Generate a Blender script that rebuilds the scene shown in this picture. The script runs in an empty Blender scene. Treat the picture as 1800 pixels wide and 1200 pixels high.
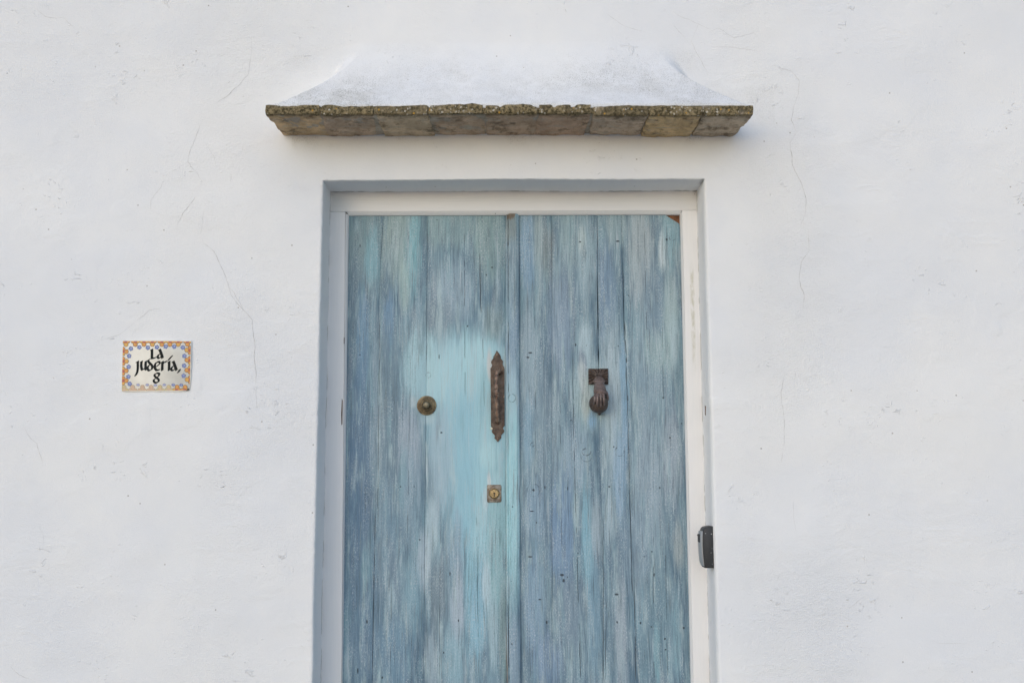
import bpy, bmesh, math, random
import numpy as np
from mathutils import Vector, Matrix

random.seed(7)
C = bpy.context.scene.collection
S = bpy.context.scene

# ------------------------------------------------------------------ camera
F, D, CZ = 1920.0, 3.2, 1.35              # focal length in photo pixels, distance to the wall, eye height
PITCH, ROLL = math.radians(7.25), math.radians(0.2)
_d = np.array([0, math.cos(PITCH), math.sin(PITCH)])
_r0 = np.array([1.0, 0, 0]); _u0 = np.array([0, -math.sin(PITCH), math.cos(PITCH)])
_r = math.cos(ROLL) * _r0 - math.sin(ROLL) * _u0
_u = math.cos(ROLL) * _u0 + math.sin(ROLL) * _r0
cd = bpy.data.cameras.new('camera'); cam = bpy.data.objects.new('camera', cd); C.objects.link(cam)
cd.sensor_width = 36.0; cd.lens = 36.0 * F / 1800.0; cd.clip_start = 0.05; cd.clip_end = 500
cam.matrix_world = Matrix(((_r[0], _u[0], -_d[0], 0), (_r[1], _u[1], -_d[1], -D), (_r[2], _u[2], -_d[2], CZ), (0, 0, 0, 1)))
S.camera = cam

def at(px, py, Y):                         # where a line of sight meets the vertical plane y = Y
    ray = _d + (px - 900) / F * _r + (600 - py) / F * _u
    t = (Y + D) / ray[1]
    return float(ray[0] * t), float(CZ + ray[2] * t)

# ------------------------------------------------------------------ light
SUN_EL, SUN_AZ = 18.0, 208.0
W = bpy.data.worlds.new("World"); S.world = W; W.use_nodes = True
wn = W.node_tree.nodes; sky = wn.new('ShaderNodeTexSky'); sky.sky_type = 'NISHITA'; sky.sun_disc = False
sky.sun_elevation = math.radians(SUN_EL); sky.sun_rotation = math.radians(SUN_AZ)
sky.air_density = 1.0; sky.dust_density = 1.0; sky.ozone_density = 3.0
W.node_tree.links.new(sky.outputs[0], wn['Background'].inputs[0]); wn['Background'].inputs[1].default_value = 0.15
sd = bpy.data.lights.new('sun', 'SUN'); sun = bpy.data.objects.new('sun', sd); C.objects.link(sun)
sd.energy = 0.80; sd.angle = math.radians(150); sd.color = (1.0, 0.90, 0.79)
_e, _a = math.radians(SUN_EL), math.radians(SUN_AZ)
sun.rotation_euler = Vector((math.sin(_a) * math.cos(_e), math.cos(_a) * math.cos(_e), math.sin(_e))).to_track_quat('Z', 'Y').to_euler()
sun.location = (-4, -6, 6)
S.view_settings.view_transform = 'Standard'; S.view_settings.look = 'None'
S.view_settings.gamma = 1.0; S.view_settings.use_curve_mapping = False
S.view_settings.exposure = 0.40
S.render.engine = 'CYCLES'
S.cycles.use_denoising = True
S.cycles.max_bounces = 8; S.cycles.diffuse_bounces = 5

# ------------------------------------------------------------------ numpy noise
def _lat(ix, iy, seed):
    h = (ix.astype(np.int64) * 374761393 + iy.astype(np.int64) * 668265263 + seed * 1442695041) & 0xffffffff
    h = ((h ^ (h >> 13)) * 1274126177) & 0xffffffff
    h = h ^ (h >> 16)
    return (h & 0xffff) / 65535.0
def vnoise(x, y, seed=0):
    x = np.asarray(x, float); y = np.asarray(y, float)
    ix, iy = np.floor(x), np.floor(y); fx, fy = x - ix, y - iy
    fx = fx * fx * fx * (fx * (fx * 6 - 15) + 10); fy = fy * fy * fy * (fy * (fy * 6 - 15) + 10)
    a, b = _lat(ix, iy, seed), _lat(ix + 1, iy, seed); c, d = _lat(ix, iy + 1, seed), _lat(ix + 1, iy + 1, seed)
    return ((a * (1 - fx) + b * fx) * (1 - fy) + (c * (1 - fx) + d * fx) * fy) * 2 - 1
def fbm(x, y, seed=0, o=4):
    s, a, t = 0, 1.0, 0
    for k in range(o):
        s = s + a * vnoise(x * 2 ** k + 3.7 * k, y * 2 ** k - 1.9 * k, seed + k); t += a; a *= .5
    return s / t
def sstep(a, b, x):
    t = np.clip((x - a) / (b - a), 0, 1); return t * t * (3 - 2 * t)

# ------------------------------------------------------------------ node helpers
class V:
    """a float socket with arithmetic"""
    def __init__(s, g, k): s.g, s.k = g, k
    def _m(s, op, *o, clamp=False):
        n = s.g.n.new('ShaderNodeMath'); n.operation = op; n.use_clamp = clamp
        for i, v in enumerate((s,) + o):
            if isinstance(v, V): s.g.l.new(v.k, n.inputs[i])
            else: n.inputs[i].default_value = v
        return V(s.g, n.outputs[0])
    def __add__(s, o): return s._m('ADD', o)
    def __sub__(s, o): return s._m('SUBTRACT', o)
    def __mul__(s, o): return s._m('MULTIPLY', o)
    def __truediv__(s, o): return s._m('DIVIDE', o)
    def __rsub__(s, o): return (s * -1) + o
    __radd__ = __add__; __rmul__ = __mul__
    def abs(s): return s._m('ABSOLUTE')
    def pow(s, e): return s._m('POWER', e)
    def min(s, o): return s._m('MINIMUM', o)
    def max(s, o): return s._m('MAXIMUM', o)
    def sqrt(s): return s._m('SQRT')
    def clamp(s): return s._m('ADD', 0.0, clamp=True)
    def ramp(s, a, b, top=1.0):             # smoothstep up to top; a may exceed b
        n = s.g.n.new('ShaderNodeMapRange'); n.interpolation_type = 'SMOOTHSTEP'
        s.g.l.new(s.k, n.inputs['Value'])
        if a > b:
            n.inputs['From Min'].default_value = b; n.inputs['From Max'].default_value = a
            n.inputs['To Min'].default_value = top; n.inputs['To Max'].default_value = 0
        else:
            n.inputs['From Min'].default_value = a; n.inputs['From Max'].default_value = b; n.inputs['To Max'].default_value = top
        return V(s.g, n.outputs['Result'])

class G:
    """a material's node graph"""
    def __init__(s, name, rough=.8, metal=0.0, spec=.3):
        s.m = bpy.data.materials.new(name); s.m.use_nodes = True
        s.n = s.m.node_tree.nodes; s.l = s.m.node_tree.links; s.b = s.n['Principled BSDF']
        s.b.inputs['Roughness'].default_value = rough; s.b.inputs['Metallic'].default_value = metal
        s.b.inputs['Specular IOR Level'].default_value = spec
    def pos(s, off=(0, 0, 0)):
        tc = s.n.new('ShaderNodeTexCoord'); sp = s.n.new('ShaderNodeSeparateXYZ'); s.l.new(tc.outputs['Object'], sp.inputs[0])
        return [V(s, sp.outputs[i]) + off[i] if off[i] else V(s, sp.outputs[i]) for i in range(3)]
    def vec(s, x, y, z):
        n = s.n.new('ShaderNodeCombineXYZ')
        for i, v in enumerate((x, y, z)):
            if isinstance(v, V): s.l.new(v.k, n.inputs[i])
            else: n.inputs[i].default_value = v
        return n.outputs[0]
    def noise(s, v, scale=1.0, detail=3, rough=.5, dist=0.0, lac=2.0):
        n = s.n.new('ShaderNodeTexNoise'); s.l.new(v, n.inputs['Vector']); n.inputs['Scale'].default_value = scale
        n.inputs['Detail'].default_value = detail; n.inputs['Roughness'].default_value = rough
        n.inputs['Distortion'].default_value = dist; n.inputs['Lacunarity'].default_value = lac
        return V(s, n.outputs['Fac'])
    def voro(s, v, scale=1.0, rnd=1.0, out='Distance'):
        n = s.n.new('ShaderNodeTexVoronoi'); s.l.new(v, n.inputs['Vector']); n.inputs['Scale'].default_value = scale
        n.inputs['Randomness'].default_value = rnd
        if out == 'both':
            sc = s.n.new('ShaderNodeSeparateColor'); s.l.new(n.outputs['Color'], sc.inputs[0])
            return V(s, n.outputs['Distance']), V(s, sc.outputs[0]), V(s, sc.outputs[1])
        return V(s, n.outputs[out])
    def attr(s, name):
        n = s.n.new('ShaderNodeAttribute'); n.attribute_name = name; return V(s, n.outputs['Fac'])
    def col(s, c):
        n = s.n.new('ShaderNodeRGB'); n.outputs[0].default_value = (*c, 1); return n.outputs[0]
    def chain(s, c):
        n = s.n.new('ShaderNodeRGBToBW'); s.l.new(c, n.inputs[0]); return V(s, n.outputs[0]) * 1e-7
    def vm(s, op, a, b=None, c=None):
        n = s.n.new('ShaderNodeVectorMath'); n.operation = op
        for i, v in enumerate((a, b, c)):
            if v is None: continue
            if isinstance(v, tuple): n.inputs[i].default_value = v
            elif isinstance(v, V): s.l.new(v.k, n.inputs[i])
            else: s.l.new(v, n.inputs[i])
        return V(s, n.outputs['Value']) if op == 'LENGTH' else n.outputs[0]
    def near(s, P, cx, cz, rx, rz):         # elliptic distance from a centre, 1 on its rim
        return s.vm('LENGTH', s.vm('MULTIPLY_ADD', P, (1 / rx, 0.0, 1 / rz), (-cx / rx, 0.0, -cz / rz)))
    def objcol(s):
        n = s.n.new('ShaderNodeObjectInfo'); return n.outputs['Color']
    def mix(s, f, a, b, mode='MIX'):
        n = s.n.new('ShaderNodeMix'); n.data_type = 'RGBA'; n.blend_type = mode
        if isinstance(f, V): s.l.new(f.k, n.inputs[0])
        else: n.inputs[0].default_value = f
        for i, c in ((6, a), (7, b)):
            if isinstance(c, tuple): n.inputs[i].default_value = (*c, 1)
            else: s.l.new(c, n.inputs[i])
        return n.outputs[2]
    def scale(s, c, f):                     # colour times a float socket
        n = s.n.new('ShaderNodeVectorMath'); n.operation = 'SCALE'; s.l.new(c, n.inputs[0]); s.l.new(f.k, n.inputs['Scale'])
        return n.outputs[0]
    def bump(s, *hs):                       # (height, distance, strength)...
        prev = None
        for h, dist, st in hs:
            n = s.n.new('ShaderNodeBump'); n.inputs['Distance'].default_value = dist; n.inputs['Strength'].default_value = st
            s.l.new(h.k, n.inputs['Height'])
            if prev: s.l.new(prev, n.inputs['Normal'])
            prev = n.outputs[0]
        s.l.new(prev, s.b.inputs['Normal'])
    def done(s, c, rough=None):
        if isinstance(c, tuple): s.b.inputs['Base Color'].default_value = (*c, 1)
        else: s.l.new(c, s.b.inputs['Base Color'])
        if rough is not None: s.l.new(rough.k, s.b.inputs['Roughness'])
        return s.m

def grey(c, f=.24):                         # weathered paint: pull a colour towards its own grey
    l_ = .3 * c[0] + .59 * c[1] + .11 * c[2]; return tuple((v + (l_ - v) * f) * k for v, k in zip(c, (.985, 1.03, 1.0)))
def lin(r, g, b, k=1.0):                    # display colour -> linear, times k
    f = lambda v: ((v / 255 + .055) / 1.055) ** 2.4 if v > 10 else v / 255 / 12.92
    return tuple(f(v) * k for v in (r, g, b))

# ------------------------------------------------------------------ materials
def plaster(name, hood=True):
    g = G(name, .92, spec=.15)
    x, y, z = g.pos(); v = g.vec(x, y, z)
    tone = g.noise(v, 1.7, 4, .6)
    c = g.mix(tone.ramp(.35, .65), (.775, .785, .803), (.832, .830, .822))
    # rain-washed grime on the hood's slope: dense fine grey speckle
    gr = g.attr('grime')
    sp = g.noise(v, 330, 2, .6).ramp(.50, .62) * g.noise(v, 38, 4, .7).ramp(.30, .58)
    sp2 = g.voro(v, 230).ramp(.26, .12) * g.noise(v, 55, 3).ramp(.42, .6)
    f = ((sp * .62 + sp2 * .8) * gr).clamp()
    c = g.mix((gr * g.noise(v, 16, 5, .65).ramp(.25, .70) * .62).clamp(), c, (.60, .59, .565))
    c = g.mix(f, c, (.25, .25, .22))
    # dust and fly specks
    sd_, sr, _ = g.voro(v, 26, 1, 'both')
    c = g.mix((sd_.ramp(.085, .04) * sr.ramp(.80, .84) * .7).clamp(), c, (.33, .30, .27))
    dk = (g.attr('crack') * .62).clamp()
    c = g.mix(dk, c, (.26, .25, .22))
    grain = g.noise(v, 260, 3, .55); rough_zone = g.attr('grain')
    where = g.noise(v, 2.3, 3, .6)
    trowel = g.noise(g.vec(x * 9, y * 9, z * 15), 1.0, 4, .55, 1.6) * where.ramp(.42, .62)
    scab = g.noise(g.vec(x * 34, y * 34, z * 46), 1.0, 4, .6, .8).ramp(.60, .70) * g.noise(v, 5.5, 3).ramp(.54, .64)
    pits = g.voro(g.vec(x * 70, y * 70, z * 90), 1.0).ramp(.26, .05) * g.noise(v, 9, 2).ramp(.56, .66)
    mid_ = g.noise(v, 62, 4, .6, .6)
    g.bump((trowel, .0034, 1.0), (scab, .0016, 1.0), (mid_ * (rough_zone * .8 + .15), .0016, 1.0), (grain * (rough_zone * 1.1 + .10), .0020, 1.0), (pits, .0012, .8))
    return g.done(c)

def frame_paint(name, upright=True):
    g = G(name, .5, spec=.35)
    x, y, z = g.pos(); v = g.vec(x, y, z)
    st = g.noise(g.vec(x * 160, y * 160, z * 9) if upright else g.vec(x * 7, y * 130, z * 130), 1, 4, .6)
    c = g.mix(st.ramp(.30, .75), (.79, .785, .78), (.82, .81, .80))
    # green-grey rub mark running down the right jamb
    wx = x + (g.noise(v, 14, 3) - .5) * .012
    px0, pz0 = at(1216, 470, .14); px1, pz1 = at(1219, 640, .14)
    m = ((wx - px0).abs() / .0085).ramp(1.1, .2) * z.ramp(pz0 + .03, pz0 - .05) * z.ramp(pz1 - .06, pz1 + .10)
    m = m * g.noise(g.vec(x * 110, y * 110, z * 30), 1, 4, .65).ramp(.34, .62)
    c = g.mix((m * .55).clamp(), c, (.40, .38, .24))
    d_, r_, _ = g.voro(g.vec(x * 40, y * 40, z * 16), 1, 1, 'both')
    c = g.mix((d_.ramp(.10, .05) * r_.ramp(.86, .9) * .8).clamp(), c, (.13, .11, .10))
    hair = g.noise(g.vec(x * 420, y * 420, z * 5) if upright else g.vec(x * 5, y * 400, z * 400), 1, 2, .5)
    c = g.mix((hair.ramp(.62, .72) * g.noise(v, 6, 2).ramp(.5, .65) * .35).clamp(), c, (.42, .40, .38))
    g.bump((st, .0006, .7))
    return g.done(c)

def door_paint(name, off, patches, marks, rings, lines, base):
    g = G(name, .62, spec=.28)
    x, y, z = g.pos(off)
    # slow sideways drift so that strokes are not ruled lines
    wob = g.noise(g.vec(x * 6, 0.0, z * 2.1), 1, 3, .55) - .5
    xw = x + wob * .026
    streak = g.noise(g.vec(xw * 170, 0.0, z * 6.5), 1, 4, .66)
    brush = g.noise(g.vec(xw * 74, 0.0, z * 4.2 + 7), 1, 5, .7)
    fine = g.noise(g.vec(x * 620, 0.0, z * 14), 1, 3, .65)
    big = g.noise(g.vec(xw * 19, 3.0, z * 3.2), 1, 5, .62)
    big2 = g.noise(g.vec(xw * 30, 9.0, z * 4.6 + 2), 1, 4, .6)
    hue = g.noise(g.vec(xw * 23, 15.0, z * 3.4 + 5), 1, 4, .6)
    base = [grey(b_) for b_ in base]
    c = g.mix((big + (brush - .5) * .8).ramp(.34, .66), base[0], base[1])
    wobx = (streak - .5) * 1.0 + (brush - .5) * 1.3 + (big2 - .5) * 1.3 + (fine - .5) * .6
    wobx_soft = wobx * .55
    jz = z + (brush - .5) * .05
    P = g.vec(xw, 0.0, jz)
    for k, (px, py, rx, ry, rgb, a) in enumerate(patches):
        cx, cz = at(px, py, DOOR_Y)
        if k % 3 == 2: P = g.vm('ADD', P, g.chain(c))   # evaluated in turn, which keeps the shader's stack small
        dd = g.near(P, cx, cz, rx / 575.0, ry / 575.0) + (wobx_soft if rgb[1] > 180 else wobx)
        c = g.mix(dd.ramp(1.25, .45, min(1, a * 1.05)), c, grey(lin(*rgb, 1.12), (.20 if rgb[1] > 180 else .27)))
    # later, thinner coats dragged over the patches
    c = g.mix((big2 + (streak - .5) * .7).ramp(.54, .68, .62), c, base[2])
    c = g.mix((hue + (brush - .5) * .5).ramp(.55, .70, .40), c, base[3])
    c = g.mix((hue + (streak - .5) * .4).ramp(.42, .28, .50), c, base[4])
    # grain shows through: dark fine lines, then dry-brushed pale speckle
    reg = g.noise(g.vec(xw * 22, 4.0, z * 4.0), 1, 4, .6)
    calm = g.near(P, *at(820, 740, DOOR_Y), 95 / 575.0, 190 / 575.0).ramp(.7, 1.25)   # the thick new coat hides the grain
    calm = calm * .75 + .25
    c = g.mix(fine.ramp(.48, .64) * reg.ramp(.34, .60, .50) * calm, c, (.085, .12, .155))
    c = g.mix(streak.ramp(.53, .66, .56) * calm, c, (.10, .14, .165))
    c = g.mix(streak.ramp(.46, .34, .34), c, (.48, .58, .63))
    dry = g.noise(g.vec(x * 520, 2.0, z * 150), 1, 3, .75)
    reg2 = g.noise(g.vec(xw * 38, 8.0, z * 5.0), 1, 4, .65)
    c = g.mix(dry.ramp(.50, .62) * reg2.ramp(.42, .62, .60) * calm, c, (.60, .66, .70))
    c = g.mix(dry.ramp(.48, .36) * reg2.ramp(.62, .44, .40) * calm, c, (.09, .13, .165))
    c = g.mix(brush.ramp(.56, .70, .55) * fine.ramp(.40, .55), c, (.58, .65, .69))
    vf = g.noise(g.vec(xw * 300, 6.0, z * 9), 1, 3, .6)
    c = g.mix(vf.ramp(.58, .70, .36) * reg.ramp(.60, .40) * calm, c, (.07, .10, .125))
    c = g.mix(vf.ramp(.42, .30, .4) * calm, c, (.55, .62, .655))
    # random nicks
    vd, vr, _ = g.voro(g.vec(x * 30, 1.0, z * 20), 1, 1, 'both')
    nick = vd.ramp(.060, .030) * vr.ramp(.84, .86)
    c = g.mix(nick * .8, c, (.05, .06, .07))
    h = streak * .5 + fine * .6 - nick * 1.0
    dk = None; Q = g.vec(x, 0.0, z); ragged = (dry - .5) * .9
    for (px, py, rx, ry) in marks:
        if dk is not None: Qk = g.vm('ADD', Q, dk * 1e-7)
        else: Qk = Q
        m = (g.near(Qk, *at(px, py, DOOR_Y), rx * .72 / 575.0, ry * .72 / 575.0) + ragged).ramp(1.15, .6)
        dk = m if dk is None else dk.max(m)
    brk = g.noise(g.vec(x * 70, 5.0, z * 70), 1, 2).ramp(.42, .58, .62)
    for (px, py, r, sx, w) in rings:
        Qk = Q if dk is None else g.vm('ADD', Q, dk * 1e-7)
        m = (g.near(Qk, *at(px, py, DOOR_Y), sx, 1.0) - r / 575.0).abs().ramp(.0015 * w, .0004 * w) * brk
        dk = m if dk is None else dk.max(m)
    for (x0, y0, x1, y1, w, thr) in lines:
        ax, az = at(x0, y0, DOOR_Y); bx, bz = at(x1, y1, DOOR_Y)
        k = (bx - ax) / (bz - az)
        xq = x if dk is None else x + dk * 1e-7
        gap = g.noise(g.vec(0.0, x0 * .7, z * 16), 1, 3)
        ln = (xq + (gap - .5) * .006 - z * k - (ax - az * k)).abs()
        m = ln.ramp(.0011 * w, .0003 * w) * gap.ramp(thr - .06, thr + .06) * (z - (az + bz) / 2).abs().ramp(abs(az - bz) / 2, abs(az - bz) / 2 - .03)
        dk = m if dk is None else dk.max(m)
    if dk is not None:
        c = g.mix(dk * .85, c, (.045, .055, .065)); h = h - dk * 1.5
    # bare brown wood where the paint has gone
    wr = g.attr('worn')
    c = g.mix((wr * 1.25 + (streak - .5) * 1.2).ramp(.45, .8), c, (.17, .14, .11))
    g.bump((h, .0012, 1.0), (dry, .0005, .6))
    return g.done(c)

def rust(name, dark=(.045, .032, .026), red=(.16, .062, .032), hi=(.20, .14, .10), metal=.25, amt=1.0, rough=.62):
    g = G(name, rough, metal, .4)
    x, y, z = g.pos(); v = g.vec(x, y, z)
    n1 = g.noise(v, 60, 5, .65); n2 = g.noise(v, 190, 4, .65)
    c = g.mix(n1.ramp(.35, .65), dark, hi)
    c = g.mix((n2.ramp(.48, .66) * .75 * amt).clamp(), c, red)
    c = g.mix((g.noise(v, 420, 2).ramp(.62, .72) * .35).clamp(), c, (.30, .26, .22))
    g.bump((n2, .0007, .9), (n1, .0012, .6))
    return g.done(c)

def simple(name, c, rough=.6, metal=0.0, var=.08, sc=80, bump=.0003, spec=.4):
    g = G(name, rough, metal, spec)
    x, y, z = g.pos(); v = g.vec(x, y, z)
    n = g.noise(v, sc, 4, .6)
    g.bump((n, bump, .6))
    return g.done(g.mix(n.ramp(.3, .7), tuple(k * (1 - var) for k in c), tuple(min(1, k * (1 + var)) for k in c)))

def brick_mat():
    g = G('weathered_brick', .9, spec=.15)
    x, y, z = g.pos(); v = g.vec(x, y, z)
    oi = g.n.new('ShaderNodeObjectInfo')
    off = g.n.new('ShaderNodeVectorMath'); off.operation = 'ADD'; g.l.new(v, off.inputs[0]); g.l.new(oi.outputs['Location'], off.inputs[1])
    v = off.outputs[0]
    base = oi.outputs['Color']
    big = g.noise(v, 15, 4, .6); mid = g.noise(v, 48, 4, .65); fine = g.noise(v, 260, 3, .65)
    c = g.mix(big.ramp(.38, .62), g.scale(base, big * 0.0 + .72), base)
    c = g.mix((mid.ramp(.46, .64) * .38).clamp(), c, (.22, .145, .095))
    c = g.mix((g.noise(g.vec(x * 20, y * 60, z * 60), 1.0, 4, .6).ramp(.5, .66) * .5).clamp(), c, (.36, .34, .29))
    c = g.mix((fine.ramp(.55, .7) * .35).clamp(), c, (.10, .075, .05))
    c = g.mix(g.noise(v, 22, 5, .7).ramp(.50, .64, .72), c, (.105, .080, .052))
    c = g.mix(g.noise(v, 75, 4, .7).ramp(.58, .68, .6), c, (.30, .27, .21))
    # lichen and moss grow where rain reaches: the outer edge and the lower arris
    edge = (y + (mid - .5) * .035).ramp(-.082, -.098)
    back = (y + (mid - .5) * .07).ramp(-.055, -.105) * .62
    c = g.mix((back * mid.ramp(.42, .55)).clamp(), c, (.055, .050, .026))
    moss = g.mix(g.noise(v, 130, 4, .7).ramp(.38, .62), (.060, .050, .028), (.29, .23, .13))
    amt = g.n.new('ShaderNodeObjectInfo')
    c = g.mix((edge * g.noise(v, 19, 4, .6).ramp(.62, .48) * .8).clamp(), c, (.06, .052, .03))
    c = g.mix((edge * V(g, oi.outputs['Random']).ramp(-.6, .5) * g.noise(v, 28, 3).ramp(.26, .44)).clamp(), c, moss)
    wv = g.noise(v, 200, 2); vv = g.n.new('ShaderNodeVectorMath'); vv.operation = 'ADD'; g.l.new(v, vv.inputs[0]); g.l.new((wv * .006).k, vv.inputs[1])
    d, r, _ = g.voro(vv.outputs[0], 130, 1, 'both')
    c = g.mix((d.ramp(.50, .30) * r.ramp(.70, .78) * edge * g.noise(v, 24, 2).ramp(.44, .58) * .8).clamp(), c, (.55, .52, .45))
    d2, r2, _ = g.voro(v, 90, 1, 'both')
    c = g.mix((d2.ramp(.34, .22) * r2.ramp(.91, .93) * edge).clamp(), c, (.48, .27, .05))
    g.bump((mid, .004, 1.0), (fine, .0016, 1.0))
    return g.done(c)

def ground_mat():
    g = G('paving', .85, spec=.2)
    x, y, z = g.pos(); v = g.vec(x, y, z)
    d, r, q = g.voro(g.vec(x * 9, y * 9, 0.0), 1, .7, 'both')
    c = g.mix(r, (.50, .44, .36), (.62, .56, .47))
    c = g.mix(d.ramp(.42, .6), c, (.22, .20, .17))
    c = g.mix(g.noise(v, 3, 4).ramp(.4, .7), c, (.50, .46, .40))
    g.bump((d * -1.0, .02, 1.0))
    return g.done(c)

# ------------------------------------------------------------------ object helpers
def link(name, me, mats, parent=None, loc=None, smooth=True):
    o = bpy.data.objects.new(name, me); C.objects.link(o)
    for m in (mats if isinstance(mats, (list, tuple)) else [mats]): me.materials.append(m)
    if smooth and len(me.polygons): me.polygons.foreach_set('use_smooth', [True] * len(me.polygons))
    if parent: o.parent = parent
    if loc is not None: o.location = loc
    return o
def mesh(name, vs, fs):
    me = bpy.data.meshes.new(name); me.from_pydata([tuple(map(float, v)) for v in vs], [], fs); me.update(); return me
def thing(name, label, cat, loc, group=None):
    o = bpy.data.objects.new(name, None); C.objects.link(o); o.location = loc; o.empty_display_size = .1
    o['label'] = label; o['category'] = cat
    if group: o['group'] = group
    return o
def from_bm(bm, name, mats, parent=None, loc=None, smooth=True, sharp=30):
    bmesh.ops.recalc_face_normals(bm, faces=bm.faces[:])
    me = bpy.data.meshes.new(name); bm.to_mesh(me); bm.free()
    o = link(name, me, mats, parent, loc, smooth)
    if smooth: me.set_sharp_from_angle(angle=math.radians(sharp))
    return o
def box(bm, x0, x1, y0, y1, z0, z1, bev=0.0, seg=2):
    r = bmesh.ops.create_cube(bm, size=1.0); vs = r['verts']
    for v in vs: v.co = Vector(((x0 + x1) / 2 + v.co.x * (x1 - x0), (y0 + y1) / 2 + v.co.y * (y1 - y0), (z0 + z1) / 2 + v.co.z * (z1 - z0)))
    if bev:
        es = list({e for v in vs for e in v.link_edges})
        bmesh.ops.bevel(bm, geom=es, offset=bev, segments=seg, affect='EDGES', profile=.5)
def tube(bm, pts, rads, n=12, sy=1.0):
    rings = []
    pts = [Vector(p) for p in pts]
    for i, p in enumerate(pts):
        t = (pts[min(i + 1, len(pts) - 1)] - pts[max(i - 1, 0)]).normalized()
        a = t.cross(Vector((1, 0, 0))) if abs(t.x) < .9 else t.cross(Vector((0, 0, 1)))
        a.normalize(); b = t.cross(a).normalized()
        rings.append([bm.verts.new(p + (a * math.cos(k * 2 * math.pi / n) * sy + b * math.sin(k * 2 * math.pi / n)) * rads[i]) for k in range(n)])
    for r0, r1 in zip(rings, rings[1:]):
        for k in range(n): bm.faces.new((r0[k], r0[(k + 1) % n], r1[(k + 1) % n], r1[k]))
    bm.faces.new(rings[0][::-1]); bm.faces.new(rings[-1])
def lathe_y(bm, prof, n=40, cx=0, cz=0):    # prof: (radius, y) pairs, turned about the y axis
    rings = []
    for r, y in prof:
        rings.append([bm.verts.new((cx + r * math.cos(k * 2 * math.pi / n), y, cz + r * math.sin(k * 2 * math.pi / n))) for k in range(n)] if r > 1e-6 else [bm.verts.new((cx, y, cz))])
    for a, b in zip(rings, rings[1:]):
        if len(a) == 1 and len(b) == 1: continue
        for k in range(n):
            if len(b) == 1: bm.faces.new((a[k], a[(k + 1) % n], b[0]))
            elif len(a) == 1: bm.faces.new((a[0], b[(k + 1) % n], b[k]))
            else: bm.faces.new((a[k], a[(k + 1) % n], b[(k + 1) % n], b[k]))
def prism(bm, pts, y0, y1, bev=0.0):        # outline in x,z; y0 front, y1 back
    a = [bm.verts.new((x, y0, z)) for x, z in pts]; b = [bm.verts.new((x, y1, z)) for x, z in pts]
    f = bm.faces.new(a); n = len(pts)
    bm.faces.new(b[::-1])
    for k in range(n): bm.faces.new((a[k], b[k], b[(k + 1) % n], a[(k + 1) % n]))
    if bev:
        bmesh.ops.bevel(bm, geom=list(f.edges), offset=bev, segments=2, affect='EDGES', profile=.5)

M_wall = plaster('white_limewash')
M_frame = frame_paint('jamb_paint'); M_head = frame_paint('head_paint', False)
M_brick = brick_mat()
M_ground = ground_mat()
M_mortar = simple('lime_mortar', (.22, .19, .14), .95, var=.35, sc=150, bump=.002, spec=.1)
M_dark = simple('dark_gap', (.02, .02, .022), .9)
FRAME_Y, DOOR_Y = .140, .158

# ================================================================== STRUCTURE
ground = link('pavement', mesh('pavement', [(-60, -80, 0), (60, -80, 0), (60, .6, 0), (-60, .6, 0)], [(0, 1, 2, 3)]), M_ground, smooth=False)
ground['kind'] = 'structure'

# ---- the wall: one fine sheet that wraps round the doorway, hood included
house = thing('house_wall', 'white limewashed house wall with hairline cracks, a brick-edged door hood and a deep doorway', 'wall', (0, 0, 0))
TL, TR, BL, BR = at(567, 316, 0), at(1239.5, 313.5, 0), at(548, 1200, 0), at(1265, 1200, 0)
ZT = (TL[1] + TR[1]) / 2
def xl(z): return TL[0] + (BL[0] - TL[0]) * (ZT - z) / (TL[1] - BL[1])
def xr(z): return TR[0] + (BR[0] - TR[0]) * (ZT - z) / (TR[1] - BR[1])

P0 = .19                                    # how far the hood stands out
ZB = at(900, 183, -P0)[1]; ZH = at(900, 72, 0)[1]
HX = (at(465, 185, -.19)[0], at(1325, 190, -.19)[0])
HC = (HX[0] + HX[1]) / 2; HW = (HX[1] - HX[0]) / 2 - .012
def hood(x, z):
    t = np.clip((z - ZB) / (ZH - ZB), 0, 1)
    pf = P0 * ((1 - t) ** 1.75)
    wt = HW - .21 * (1 - (1 - t) ** 1.6)
    soft = .0055 + .045 * t ** 2
    side = sstep(soft * .7, -soft, np.abs(x - HC) - wt)
    lip = P0 - .004
    h = np.minimum(pf, lip) * side
    return np.where(z < ZB - .012, 0, h)

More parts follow.
